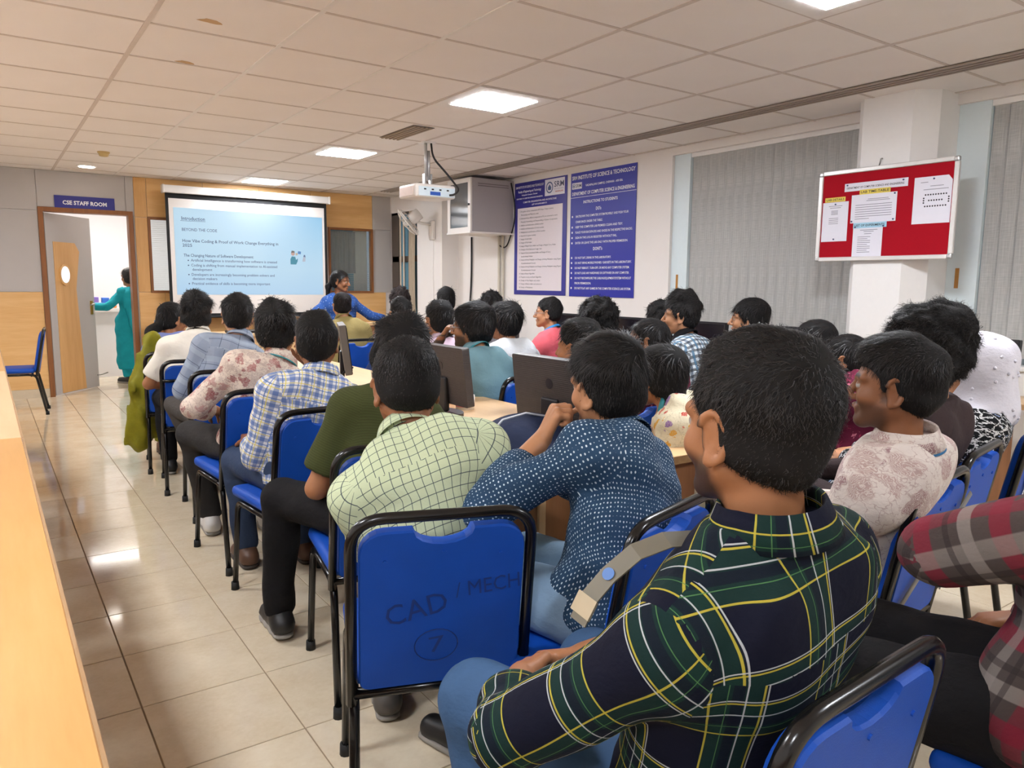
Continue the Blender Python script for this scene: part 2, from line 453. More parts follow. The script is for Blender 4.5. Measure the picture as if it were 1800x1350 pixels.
b1 = thing('venetian_blind', 'white slatted venetian blind in narrow window left of the screen', 'blind', (1.73, WY + 0.06, 1.24))
for k in range(34):
    box('slat', (0.0, -0.012, 0.01 + k * 0.025), (0.45, 0.012, 0.0125 + k * 0.025), plain('slat_white', '#dfdcd8', 0.5), b1, M=Matrix.Translation((0, 0, 0)))
b2 = thing('venetian_blind', 'pale slatted blind low in the window behind the presenter', 'blind', (4.02, WY + 0.06, 1.24))
for k in range(9):
    box('slat', (0.0, -0.012, 0.008 + k * 0.03), (0.61, 0.012, 0.011 + k * 0.03), plain('slat_white', '#dfdcd8', 0.5), b2)
cu = thing('curtain', 'grey gathered curtain tied back behind window right of screen', 'curtain', (4.02, WY + 0.10, 1.24))
def cloth_sheet(name, x0, x1, z0, z1, waves, amp, mat, parent, pinch=None, n=50, mz=16):
    V = []; F = []
    for j in range(mz + 1):
        z = z0 + (z1 - z0) * j / mz
        a, b = x0, x1
        if pinch:
            f = math.exp(-((z - pinch[0]) / pinch[1]) ** 2) if z > pinch[0] else 1.0
            b = x0 + (x1 - x0) * (1 - f * pinch[2])
        for i in range(n + 1):
            s = i / n; V.append((a + (b - a) * s, amp * math.sin(waves * 2 * math.pi * s + 0.7 * math.sin(3 * z)), z))
    for j in range(mz):
        for i in range(n):
            k = j * (n + 1) + i; F.append((k, k + 1, k + n + 2, k + n + 1))
    return link(name, np_mesh(name, V, F), mat, parent)
gcl = plain('curtain_grey', '#8f8d8b', 0.9)
for (a, b) in ((0.0, 0.2), (0.42, 0.2)): cloth_sheet('drape', a, b, 0.25, 0.84, 3, 0.012, gcl, cu, None, 30)
# teal blind and pale room behind the right inner window
t = thing('roller_blind', 'teal blue roller blind behind window right of the screen', 'blind', (4.02, WY + 0.13, 1.24))
box('fabric', (0.0, 0, 0.0), (0.40, 0.004, 0.86), plain('teal_blind', '#6ea3b8', 0.7), t)
box('fabric_edge', (0.40, 0.002, 0.0), (0.61, 0.006, 0.86), plain('pale_blind', '#d8d4cb', 0.7), t)

# door, frame, staff room
d = thing('door_1', None, None, (D0, WY, 0), kind='structure')
boxes('door_frame', [((-0.05, -0.03, 0), (0.0, 0.13, DH + 0.05)), ((D1 - D0, -0.03, 0), (D1 - D0 + 0.05, 0.13, DH + 0.05)), ((0, -0.03, DH), (D1 - D0, 0.13, DH + 0.05))], M['brown'], d)
ang = math.radians(52)
leafM = Matrix.Translation((0.01, 0.02, 0)) @ Matrix.Rotation(ang, 4, 'Z')
leaf = link('door_leaf', None, None, d); leaf.matrix_basis = leafM
DW = 0.85
bm = bmesh.new(); add_box(bm, (0, 0.0, 0.01), (DW, 0.035, DH - 0.01))
leafm = bm_mesh('door_leaf', bm); bpy.data.objects.remove(leaf); leaf = link('door_leaf', leafm, M['grey_lam'], d); leaf.matrix_basis = leafM
LM = Matrix(((1, 0, 0, 0), (0, 0, -1, 0), (0, 1, 0, 0), (0, 0, 0, 1)))    # local xy -> door xz, facing -y
def circ(cx, cz, r, n=20, e=1.0): return [(cx + r * math.cos(2 * math.pi * k / n), cz + r * e * math.sin(2 * math.pi * k / n)) for k in range(n)]
prism('wood_inlay', [(0.12, 0.02), (0.58, 0.02), (0.50, 1.25), (0.60, 1.70), (0.52, 1.80), (0.12, 1.80)], 0.0, 0.004, M['wood_v'], leaf, LM)
prism('porthole_ring', circ(0.29, 1.42, 0.10, 24, 1.25), 0.004, 0.018, M['wood'], leaf, LM)
prism('porthole_pane', circ(0.29, 1.42, 0.078, 24, 1.25), 0.012, 0.020, emit('porthole_glow', '#dfe8f5', 0.9), leaf, LM)  # pane is no lamp; its glow stands in for light through it
box('lock_plate', (0.76, -0.012, 0.93), (0.80, 0.0, 1.10), M['brass'], leaf)
tube('handle', bez([(0.78, -0.005, 1.06), (0.78, -0.055, 1.06), (0.67, -0.06, 1.05)], 0.02), 0.009, M['steel'], leaf)
tube('door_stop', bez([(0.80, -0.01, 0.16), (0.82, -0.05, 0.16), (0.9, -0.09, 0.18)], 0.02), 0.008, M['steel'], leaf)
sg = thing('door_sign', 'blue sign with white letters above the open door', 'sign', mat=FRONT((0.735, WY - 0.016, 2.168)))
box('plate', (0, 0, 0), (0.615, 0.15, 0.012), M['sign'], sg)
lettering('CSE STAFF ROOM', 0.3075, 0.052, 0.062, M['letter_w'], sg, 0.0135, 'CENTER', 0.45, 0.03)
# staff room beyond
wh = plain('staff_wall', '#f1eff2', 0.7, var=0.01)
t = box('wall_staff_back', (-0.6, 13.2, 0), (3.6, 13.3, CEIL + 0.1), wh); tag(t, kind='structure')
t = box('wall_staff_left', (-0.7, WY + 0.12, 0), (-0.6, 13.3, CEIL + 0.1), wh); tag(t, kind='structure')
t = box('wall_staff_right', (3.6, WY + 0.12, 0), (3.7, 13.3, CEIL + 0.1), wh); tag(t, kind='structure')
t = thing('ceiling_light', 'long white LED light in the staff room ceiling beyond the door', 'ceiling light', (1.5, 11.6, CEIL), 0)
box('diffuser', (-0.5, -0.15, -0.02), (0.5, 0.15, -0.004), emit('staff_led', '#fffaf5', 55), t)
t = thing('counter_wall', 'low white counter wall inside the staff room', 'counter', (1.12, 12.0, 0))
box('body', (0, 0, 0), (2.0, 0.12, 0.92), wh, t); box('ledge', (-0.03, -0.05, 0.92), (2.0, 0.3, 0.97), M['white'], t)
for k, (x, z0, c, ww) in enumerate(((0.10, 0.0, '#4aa7c9', 0.16), (0.30, 0.0, '#d9873a', 0.12), (0.12, 0.08, '#8a73c4', 0.08), (0.24, 0.07, '#3c6fd0', 0.09))):
    b = box('stationery_box', (1.12 + x, 12.0, 0.971 + z0), (1.12 + x + ww, 12.12, 0.971 + z0 + 0.075), plain('stationery_%d' % k, c, 0.5), None, 0.004)
    tag(b, ['turquoise box on staff room counter', 'orange box on staff room counter', 'violet box on top of the turquoise one on counter', 'blue box on staff room counter stack'][k], 'box', 'boxes on the staff counter')

# ------------------------------------------------------------------ other walls
def wall(name, lst, mat=None):
    o = boxes(name, lst, mat or M['plaster']); tag(o, kind='structure'); return o
wall('wall_left', [((XL - 0.1, YB, 0), (XL, WY, CEIL))]); wall('wall_back', [((XL, YB - 0.1, 0), (WX + 0.5, YB, CEIL))])
# right wall: solid part with the posters, pier, windows either side of the column
wall('wall_right', [((WX, 4.94, 0), (WX + 0.35, 8.72, CEIL)), ((4.95, 8.71, 0), (WX + 0.35, 9.40, CEIL)), ((4.97, 9.40, 2.36), (WX + 0.35, WY, CEIL)), ((4.97, 9.40, 0), (WX + 0.35, WY, 0.9)),
                    ((WX, YB, 2.525), (WX + 0.35, 4.94, CEIL)), ((WX, YB, 0), (WX + 0.35, 4.94, 0.88))])
col_o = prism('column', [(4.87, 2.60), (4.87, 2.93), (4.93, 2.99), (WX + 0.35, 2.99), (WX + 0.35, 2.49), (4.99, 2.49)][::-1], 0.0, CEIL, M['white']); tag(col_o, kind='structure'); col_o.name = 'wall_column'
jam = plain('jamb', '#d9e6ea', 0.4, var=0.02)
for n_, (ya, yb) in enumerate(((2.99, 4.94), (YB, 2.49))):
    t = thing('window_%d' % (n_ + 3), None, None, (WX, 0, 0), kind='structure')
    boxes('window_frame', [((0.03, yb - 0.19, 0.88), (0.30, yb - 0.001, 2.525)), ((0.18, ya, 0.88), (0.24, ya + 0.06, 2.525)), ((0.18, ya, 0.88), (0.24, yb, 0.93)), ((0.18, ya, 2.47), (0.24, yb, 2.525))], jam, t)
    box('pane', (0.20, ya + 0.06, 0.93), (0.206, yb - 0.06, 2.47), M['glass'], t)
    box('window_sill', (-0.02, ya, 0.86), (0.34, yb, 0.885), M['white'], t)
    bl = thing('vertical_blind', ['grey woven vertical blind between posters and column', 'grey woven vertical blind right of the column'][n_], 'blind', (WX + 0.06, 0, 0), 0, 'vertical blinds')
    box('head_rail', (-0.02, ya + 0.02, 2.49), (0.03, yb - 0.19, 2.524), M['white'], bl)
    y = yb - 0.195; k = 0
    sm = None
    while y - 0.10 > max(ya, -1.6):
        if sm is None:
            bm = bmesh.new()
            NN = 8
            prf = [(-0.006 * math.sin(math.pi * i / NN) + 0.012 * i / NN, -0.108 * i / NN) for i in range(NN + 1)]; prf = prf + [(x_ + 0.0015, y_) for x_, y_ in prf[::-1]]
            vv = [[bm.verts.new((x_, y_, z)) for x_, y_ in prf] for z in (0.93, 2.49)]; npf = len(prf)
            for i in range(npf): bm.faces.new((vv[0][i], vv[0][(i + 1) % npf], vv[1][(i + 1) % npf], vv[1][i]))
            for i in range(NN): bm.faces.new((vv[0][i], vv[0][i + 1], vv[0][npf - 2 - i], vv[0][npf - 1 - i])); bm.faces.new((vv[1][i], vv[1][npf - 1 - i], vv[1][npf - 2 - i], vv[1][i + 1]))
            sm = bm_mesh('slat', bm, False); sm.materials.append(M['blind'])
        o = link('slat', sm, None, bl); o.location = (random.uniform(-0.001, 0.001), y, 0); o.rotation_euler = (0, 0, random.uniform(0.06, 0.11))
        y -= 0.094; k += 1
    tube('pull_chain', [(0.0, yb - 0.17, 2.49), (0.0, yb - 0.17, 1.2)], 0.003, M['alu'], bl, 5)
for yy, zz in ((4.86, 1.33), (2.42, 1.36)):
    tp_ = box('tape_strip', (WX + 0.026, yy - 0.012, zz), (WX + 0.0295, yy + 0.012, zz + 0.13), plain('brown_tape', '#b07a35', 0.4)); tag(tp_, 'brown tape strip on the window jamb ' + ('left of the grey blind' if yy > 3 else 'right of the column'), 'tape', 'brown tape strips')
# narrow corner window by the front wall
t = thing('window_5', None, None, (4.97, 0, 0), kind='structure')
dk = plain('bronze_frame', '#4f453c', 0.4)
boxes('window_frame', [((0, 9.40, 0.9), (0.06, 9.44, 2.36)), ((0, 9.62, 0.9), (0.06, 9.67, 2.36)), ((0, 10.0, 0.9), (0.06, 10.22, 2.36)), ((0, 9.44, 1.66), (0.06, 10.2, 1.74)), ((0, 9.4, 2.33), (0.06, 10.22, 2.36))], dk, t)
box('pane', (0.04, 9.44, 0.9), (0.045, 10.2, 2.33), plain('tinted_pane', '#5f94ad', 0.1), t)
t = thing('curtain', 'beige curtain strip beside the narrow corner window', 'curtain', (4.93, 9.42, 0.95))
c = cloth_sheet('drape', 0, 0.19, 0, 1.4, 3, 0.012, plain('curtain_beige', '#a89a86', 0.9), t, None, 30); c.rotation_euler = (0, 0, math.pi / 2)
for yy in (9.76, 9.86):
    s = boxes('blind_strip', [((4.93, yy, 0.95), (4.94, yy + 0.035, 2.33))], plain('strip_cream', '#cfc2ae', 0.8))
    tag(s, 'cream hanging blind strip in corner window, ' + ('nearer the fan' if yy < 9.8 else 'nearer the front wall'), 'blind', 'loose blind strips')

# ------------------------------------------------------------------ projection screen
ps = thing('projection_screen', 'pull-down projection screen showing a pale blue slide', 'screen', mat=FRONT((1.86, 9.95, 0.93)))
box('housing', (-0.03, 1.475, -0.05), (2.05, 1.565, 0.05), M['white'], ps, 0.008, 2)
for u in (-0.034, 2.03): box('end_cap', (u, 1.47, -0.055), (u + 0.024, 1.57, 0.055), M['white_pl'], ps, 0.006)
for u in (0.15, 1.82): box('wall_bracket', (u, 1.49, -0.264), (u + 0.04, 1.55, -0.045), M['white'], ps)
box('black_border', (0, 0.0, -0.003), (2.01, 1.475, 0.0), plain('screen_black', '#121214', 0.8), ps)
box('white_fabric', (0.035, 0.03, 0.0), (1.975, 1.415, 0.001), M['screen_w'], ps)
tube('bottom_bar', [(0.0, -0.012, 0), (2.01, -0.012, 0)], 0.014, M['black'], ps)
t = NT('projected_slide'); o = t.coord('Object')
sx = t.node('ShaderNodeSeparateXYZ'); t.l.new(o, sx.inputs[0])
f1 = t.step(sx.outputs[0], 0.9, 1.95); f2 = t.step(sx.outputs[1], 0.6, 1.3); nz = t.noise(o, 1.1, 2)
cc = t.mix(nz, srgb('#b5dcf8'), srgb('#cfecfa'))
cc = t.mix(t.math('MULTIPLY', t.math('MULTIPLY', f1, f2), 0.8), cc, srgb('#8ccdf6'))
f3 = t.step(sx.outputs[1], 0.6, 0.25)
cc = t.mix(t.math('MULTIPLY', f3, 0.4), cc, srgb('#a5cdf8'))
t.l.new(cc, t.b.inputs['Emission Color']); t.b.inputs['Emission Strength'].default_value = 0.86
slide_m = t.done((0.05, 0.05, 0.05, 1), 1.0, 0, 0.0)
sl_o = prism('slide', [(0.085, 0.262), (1.94, 0.262), (1.945, 1.288), (0.085, 1.31)], 0.0012, 0.002, slide_m, ps)
def emat(name, c):
    t = NT(name); t.b.inputs['Emission Color'].default_value = srgb(c); t.b.inputs['Emission Strength'].default_value = 0.62
    return t.done((0.02, 0.02, 0.02, 1), 1.0, 0, 0.0)
eg = emat('slide_text', '#737ca6'); eg2 = emat('slide_text_dark', '#5a638f')
S0 = 0.17
for (tx, u, v, sz, wd, mt) in (('Introduction', S0, 1.165, 0.06, 0.27, eg2), ('BEYOND THE CODE', S0, 1.035, 0.05, 0.41, eg),
        ('How Vibe Coding & Proof of Work Change Everything in', S0, 0.90, 0.052, 1.17, eg2), ('2025', S0, 0.845, 0.052, 0.11, eg2),
        ('The Changing Nature of Software Development:', S0 + 0.01, 0.725, 0.05, 0.84, eg2), ('Artificial Intelligence is transforming how software is created', S0 + 0.09, 0.668, 0.045, 1.06, eg),
        ('Coding is shifting from manual implementation to AI-assisted', S0 + 0.09, 0.608, 0.045, 1.06, eg), ('development', S0 + 0.10, 0.556, 0.045, 0.235, eg),
        ('Developers are increasingly becoming problem solvers and', S0 + 0.09, 0.495, 0.045, 1.02, eg), ('decision makers', S0 + 0.10, 0.444, 0.045, 0.29, eg),
        ('Practical evidence of skills is becoming more important', S0 + 0.09, 0.385, 0.045, 0.96, eg)):
    lettering(tx, u, v, sz, mt, sl_o, 0.0026, 'LEFT', wd, 0.008)
boxes('underline', [((S0 - 0.01, 1.153, 0.0026), (S0 + 0.28, 1.157, 0.003))], eg2, sl_o)
for v in (0.68, 0.62, 0.507, 0.397): prism('bullet', circ(S0 + 0.06, v, 0.008, 10), 0.0024, 0.003, eg2, sl_o)
# small clip-art figures on the slide
cx0 = 1.50
prism('clipart_body', [(cx0, 0.66), (cx0 + 0.075, 0.66), (cx0 + 0.095, 0.70), (cx0 + 0.10, 0.74), (cx0 + 0.075, 0.72), (cx0 + 0.065, 0.76), (cx0 + 0.02, 0.765), (cx0, 0.73)], 0.0024, 0.003, emat('clip_teal', '#5fb0c9'), sl_o)
prism('clipart_head', circ(cx0 + 0.035, 0.80, 0.026, 12), 0.0024, 0.003, emat('clip_skin', '#efc8bd'), sl_o)
prism('clipart_hair', [(cx0 + 0.01, 0.81), (cx0 + 0.06, 0.815), (cx0 + 0.055, 0.835), (cx0 + 0.02, 0.84)], 0.003, 0.0034, emat('clip_hair', '#8f8a86'), sl_o)
prism('clipart_hand', circ(cx0 + 0.085, 0.795, 0.016, 10), 0.0024, 0.003, emat('clip_skin2', '#f0dcc4'), sl_o)
prism('clipart_box', [(cx0 + 0.10, 0.80), (cx0 + 0.14, 0.795), (cx0 + 0.145, 0.83), (cx0 + 0.105, 0.835)], 0.0024, 0.003, emat('clip_blue', '#6ea7ea'), sl_o)
prism('clipart_helper', [(cx0 + 0.16, 0.70), (cx0 + 0.20, 0.70), (cx0 + 0.205, 0.75), (cx0 + 0.175, 0.765)], 0.0024, 0.003, emat('clip_pale', '#dfe6f7'), sl_o)
prism('clipart_cap', [(cx0 + 0.175, 0.765), (cx0 + 0.205, 0.755), (cx0 + 0.20, 0.785), (cx0 + 0.185, 0.79)], 0.0024, 0.003, emat('clip_cap', '#7488b8'), sl_o)

# ------------------------------------------------------------------ ceiling projector
pj = thing('projector', 'white ceiling projector hanging from a pole in front of screen', 'projector', (3.30, 6.07, 2.10))
bd = box('body', (-0.20, -0.16, 0), (0.20, 0.16, 0.115), M['white_pl'], pj, 0.02, 3, True)
box('rear_panel', (-0.17, -0.165, 0.01), (0.19, -0.155, 0.09), plain('projector_rear', '#d5e3ea', 0.4), pj, 0.003)
box('side_grille', (-0.206, -0.12, 0.015), (-0.195, 0.13, 0.09), plain('projector_grille', '#d8c5bd', 0.5), pj)
box('port_block', (-0.06, -0.169, 0.02), (0.04, -0.163, 0.05), plain('port_blue', '#2d55a8', 0.4), pj)
for k in range(4): box('port', (-0.12 + 0.075 * k, -0.169, 0.062), (-0.10 + 0.075 * k, -0.163, 0.074), M['black'], pj)
lathe('lens', [(0.045, 0.0), (0.05, 0.03), (0.04, 0.05)], M['black'], pj, 20, Matrix.Translation((-0.08, 0.155, 0.055)) @ Matrix.Rotation(-math.pi / 2, 4, 'X'))
tubes('pole', [[(-0.012, 0, 0.2), (-0.012, 0, CEIL - 2.10)], [(0.016, 0, 0.17), (0.016, 0, 0.42)]], 0.014, M['alu'], pj)
boxes('bracket', [((-0.06, -0.06, 0.115), (0.06, 0.06, 0.128)), ((-0.035, -0.02, 0.125), (-0.02, 0.02, 0.22)), ((0.025, -0.02, 0.125), (0.04, 0.02, 0.22))], M['alu'], pj)
box('ceiling_plate', (-0.06, -0.06, CEIL - 2.11), (0.06, 0.06, CEIL - 2.10), M['white'], pj)
tube('cable', bez([(0.03, -0.02, CEIL - 2.10), (0.04, -0.03, 0.36), (0.15, -0.1, 0.22), (0.22, -0.19, 0.08), (0.17, -0.18, 0.035), (0.13, -0.165, 0.03)], 0.1, 6), 0.009, M['cable'], pj)

# ------------------------------------------------------------------ network rack, wall fan, conduits
rk = thing('network_rack', 'grey wall-mounted network cabinet with smoked glass door', 'cabinet', (4.6, 7.44, 1.955))
box('cabinet_body', (0.02, 0, 0), (WX - 4.6, 0.52, 0.6), M['rack'], rk, 0.006)
boxes('door_frame', [((0, 0, 0), (0.02, 0.06, 0.6)), ((0, 0.46, 0), (0.02, 0.52, 0.6)), ((0, 0.06, 0), (0.02, 0.46, 0.05)), ((0, 0.06, 0.55), (0.02, 0.46, 0.6))], M['white_pl'], rk)
box('door_glass', (0.008, 0.06, 0.05), (0.014, 0.46, 0.55), M['rackglass'], rk)
box('base_lip', (-0.01, -0.005, -0.02), (WX - 4.6, 0.525, 0.0), M['white_pl'], rk)
lathe('lock', [(0.012, 0.0), (0.012, 0.02)], M['black'], rk, 12, Matrix.Translation((0, 0.03, 0.3)) @ Matrix.Rotation(-math.pi / 2, 4, 'Y'))
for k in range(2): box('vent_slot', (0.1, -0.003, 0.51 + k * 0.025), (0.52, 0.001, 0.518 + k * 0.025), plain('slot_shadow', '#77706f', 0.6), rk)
t = tube('rack_cable', bez([(5.15, 7.43, 2.53), (5.16, 7.36, 2.3), (5.17, 7.38, 2.05), (5.17, 7.55, 1.78), (5.17, 7.72, 1.82), (5.17, 7.68, 1.96)], 0.12, 6), 0.008, M['cable'])
tag(t, 'black cable looping down beside the network cabinet', 'cable')
for k, (y, zb) in enumerate(((7.70, 0.3), (7.62, 0.3))):
    t = tube('conduit_pipe', [(5.17, y, 1.95), (5.17, y, zb)], 0.018, M['conduit']); tag(t, ['cream wall conduit below network cabinet, farther of the pair', 'cream wall conduit below network cabinet, nearer of the pair'][k], 'pipe', 'conduit pair')
t = tube('wall_cable', bez([(5.18, 8.35, 1.95), (5.18, 8.35, 1.4), (5.18, 8.40, 1.0), (5.18, 8.36, 0.8)], 0.2, 6), 0.012, M['cable']); tag(t, 'black cable bundle hanging down the wall between fan and cabinet', 'cable')
fn = thing('wall_fan', 'white wall-mounted fan tilted downward on pier', 'fan', (4.95, 8.93, 2.10))
box('wall_bracket', (-0.05, -0.06, -0.17), (0.0, 0.06, 0.08), M['white_pl'], fn, 0.02, 2)
tube('arm', bez([(-0.03, 0, 0.03), (-0.18, 0.02, 0.04), (-0.25, 0.04, 0.07)], 0.04), 0.02, M['white_pl'], fn)
FM = Matrix.Translation((-0.27, 0.04, 0.11)) @ Matrix.Rotation(math.radians(-35), 4, 'Z') @ Matrix.Rotation(math.radians(-128), 4, 'Y')
lathe('motor_housing', [(0.03, -0.1), (0.075, -0.09), (0.08, 0.03), (0.06, 0.06)], M['white_pl'], fn, 20, FM)
cg = []
for k in range(24):
    a = 2 * math.pi * k / 24
    cg.append([FM @ Vector((r * math.cos(a), r * math.sin(a), z)) for r, z in ((0.03, 0.155), (0.12, 0.15), (0.185, 0.125), (0.2, 0.10), (0.185, 0.07), (0.08, 0.045))])
tubes('cage', cg, 0.0022, M['white_pl'], fn, 4)
V, F = tube_arrays([FM @ Vector((0.2 * math.cos(a), 0.2 * math.sin(a), 0.10)) for a in np.linspace(0, 2 * math.pi, 32, endpoint=False)], 0.01, 6, True)
me = bpy.data.meshes.new('rim'); me.from_pydata([tuple(v) for v in V], [], F); me.update(); link('rim', me, M['white_pl'], fn)
lathe('hub', [(0.04, 0.09), (0.035, 0.165), (0.0, 0.168)], M['white_pl'], fn, 16, FM)
for k in range(3):
    bm = bmesh.new(); n = 6; vs = []
    for i in range(n + 1):
        r = 0.035 + 0.145 * i / n; a0 = 2 * math.pi * k / 3; wd = 0.35 + 0.4 * math.sin(math.pi * (0.25 + 0.7 * i / n))
        vs.append([bm.verts.new(FM @ Vector((r * math.cos(a0 + s * wd), r * math.sin(a0 + s * wd), 0.10 + 0.02 * s))) for s in (-1, 0, 1)])
    for i in range(n):
        for s in range(2): bm.faces.new((vs[i][s], vs[i + 1][s], vs[i + 1][s + 1], vs[i][s + 1]))
    link('blade', bm_mesh('blade', bm, True), plain('fan_blade', '#dfdcd8', 0.4), fn)
tube('cord', [(0, 0, -0.17), (-0.005, 0.01, -0.6), (-0.005, -0.01, -1.0)], 0.004, M['white_pl'], fn, 5)

# ------------------------------------------------------------------ posters
p1 = thing('wall_poster', 'tall poster with indigo header and white list sheet, nearer the network cabinet', 'poster', mat=RIGHT((WX - 0.004, 7.41, 1.24)), group='blue wall posters')
box('sheet', (0, 0, 0), (0.97, 1.28, 0.004), M['indigo'], p1)
box('white_sheet', (0.06, 0.05, 0.004), (0.90, 0.99, 0.0045), M['poster_paper'], p1)
lg = box('logo_patch', (0.58, 1.09, 0.004), (0.93, 1.265, 0.0048), M['paper'], p1)
def seal(parent, u, v, r, w, mt):
    n = 24
    V = []; F = []
    for k in range(n):
        a = 2 * math.pi * k / n
        for q in (1.0, 0.78): V.append((u + r * q * math.cos(a), v + r * q * math.sin(a), w))
    for k in range(n): F.append((2 * k, 2 * ((k + 1) % n), 2 * ((k + 1) % n) + 1, 2 * k + 1))
    me = bpy.data.meshes.new('seal'); me.from_pydata(V, [], F); me.update(); link('seal_ring', me, mt, parent)
    prism('seal_centre', [(u - 0.4 * r, v - 0.45 * r), (u + 0.4 * r, v - 0.45 * r), (u + 0.5 * r, v), (u, v + 0.55 * r), (u - 0.5 * r, v)], w, w + 0.0004, mt, parent)
seal(p1, 0.665, 1.177, 0.062, 0.0054, plain('seal_blue', '#4b5f8e', 0.5))
lettering('SRM', 0.745, 1.175, 0.085, plain('logo_navy', '#454a68', 0.5), p1, 0.0054, 'LEFT', 0.17, 0.01)
lettering('INSTITUTE OF SCIENCE & TECHNOLOGY', 0.745, 1.148, 0.016, M['letter_g'], p1, 0.0054, 'LEFT', 0.17)
lettering('VADAPALANI', 0.765, 1.118, 0.022, plain('logo_red', '#b4412f', 0.5), p1, 0.0054, 'LEFT', 0.14, 0.02)
for tx, v, sz, wd in (('SRM INSTITUTE OF SCIENCE AND TECHNOLOGY', 1.215, 0.036, 0.54), ('Faculty of Engineering and Technology', 1.165, 0.036, 0.44), ('Vadapalani Campus, Chennai', 1.13, 0.022, 0.30), ('DEPARTMENT OF COMPUTER SCIENCE AND ENGINEERING', 1.092, 0.02, 0.50)):
    lettering(tx, 0.29, v, sz, M['letter_w'], p1, 0.0052, 'CENTER', wd, 0.012)
for tx, v, sz, wd in (('COMPUTER ORGANIZATION AND ARCHITECTURE', 1.045, 0.026, 0.62), ('LIST OF EXPERIMENTS', 1.012, 0.022, 0.28)):
    lettering(tx, 0.48, v, sz, M['letter_w'], p1, 0.0052, 'CENTER', wd, 0.012)
items = ['1. Recognize various components of PC-Input Output systems,', '    Processing and Memory units', '2. Understand how different components of PC are connected to work', '    Properly, Assembling and Disassembling of System Components', '3. Addition and Subtraction of 8-bit number', '4. Addition and Subtraction of 16-bit number', '5. Multiplication and Division of 8-bit number', '6. Factorial of a given number', '7. Design of Half Adder', '8. Design of Full Adder', '9. Design of Ripple Carry Adder and Design of Ripple Carry Adder', '10. Design of Full Subtractor Logic Unit', '11. Study of Carry Look-ahead Adder and Design of Carry', '     Look-ahead Adder', '12. Study of Array Multiplier and Design of Array Multiplier using Digital', '     Combinational Circuit', '13. Study of Array Multiplier and Design of Array Multiplier using Digital', '     Combinational Circuit', '14. Study of Booth Algorithm', '15. Program to carry out Booth Algorithm', '16. Design of 4-bit Ripple carry adder', '17. Design of Binary adder and subtractor', '18. Design of Multiplexer']
for k, tx in enumerate(items): lettering(tx, 0.10, 0.945 - k * 0.0395, 0.0235, M['letter_k'], p1, 0.0056, 'LEFT', min(0.78, len(tx) * 0.0108), 0.0)
p2 = thing('wall_poster', 'tall deep-blue poster of white bulleted instructions, nearer the window', 'poster', mat=RIGHT((WX - 0.004, 6.375, 1.235)), group='blue wall posters')
box('sheet', (0, 0, 0), (0.99, 1.285, 0.004), M['indigo2'], p2)
box('rule', (0, 1.03, 0.004), (0.99, 1.034, 0.0046), M['letter_w'], p2)
box('logo_patch', (0.02, 1.12, 0.004), (0.18, 1.185, 0.0046), M['paper'], p2)
lettering('SRM', 0.075, 1.135, 0.05, plain('logo_navy', '#454a68', 0.5), p2, 0.0052, 'LEFT', 0.095, 0.01)
seal(p2, 0.05, 1.152, 0.022, 0.0054, plain('seal_blue', '#4b5f8e', 0.5))
for tx, u, v, sz, wd, al in (('SRM INSTITUTE OF SCIENCE & TECHNOLOGY', 0.495, 1.215, 0.055, 0.95, 'CENTER'), ('VADAPALANI CAMPUS, CHENNAI - 600 026.', 0.52, 1.135, 0.03, 0.56, 'CENTER'), ('DEPARTMENT OF COMPUTER SCIENCE & ENGINEERING', 0.495, 1.055, 0.048, 0.94, 'CENTER'),
                             ('INSTRUCTIONS TO STUDENTS', 0.47, 0.965, 0.04, 0.52, 'CENTER'), ("DO's", 0.45, 0.885, 0.045, 0.08, 'CENTER'), ("DONT's", 0.45, 0.48, 0.045, 0.14, 'CENTER')):
    lettering(tx, u, v, sz, M['letter_w'], p2, 0.0052, al, wd, 0.018)
dos = [(0.825, 'SHUTDOWN THE COMPUTER SYSTEM PROPERLY AND PUSH YOUR', 1), (0.77, 'CHAIR BACK UNDER THE TABLE.', 0), (0.715, 'KEEP THE COMPUTER LAB PREMISES CLEAN AND TIDY.', 1), (0.66, 'PLACE YOUR BACKPACKS AND SHOES IN THE RESPECTIVE RACKS.', 1), (0.605, 'SIGN IN THE LOG-IN REGISTER WITHOUT FAIL.', 1), (0.55, 'ENTER OR LEAVE THE LAB ONLY WITH PROPER PERMISSION.', 1),
       (0.395, 'DO NOT EAT, DRINK IN THE LABORATORY.', 1), (0.342, 'DO NOT BRING MOBILE PHONES / GADGETS IN THE LABORATORY.', 1), (0.289, 'DO NOT REBOOT, TURN-OFF, OR MOVE ANY COMPUTER SYSTEM.', 1), (0.236, 'DO NOT LOAD ANY HARDWARE OR SOFTWARE ON ANY COMPUTER.', 1), (0.183, 'DO NOT RECONFIGURE THE CABLING/EQUIPMENT/SYSTEM WITHOUT', 1), (0.13, 'PRIOR PERMISSION.', 0), (0.077, 'DO NOT PLAY ANY GAMES IN THE COMPUTER SCIENCE LAB SYSTEM.', 1)]
for v, tx, bl in dos:
    lettering(tx, 0.09, v, 0.032, M['letter_w'], p2, 0.0052, 'LEFT', min(0.86, len(tx) * 0.0157), 0.012)
    if bl: prism('bullet', circ(0.035, v + 0.012, 0.011, 10), 0.004, 0.005, M['letter_w'], p2)

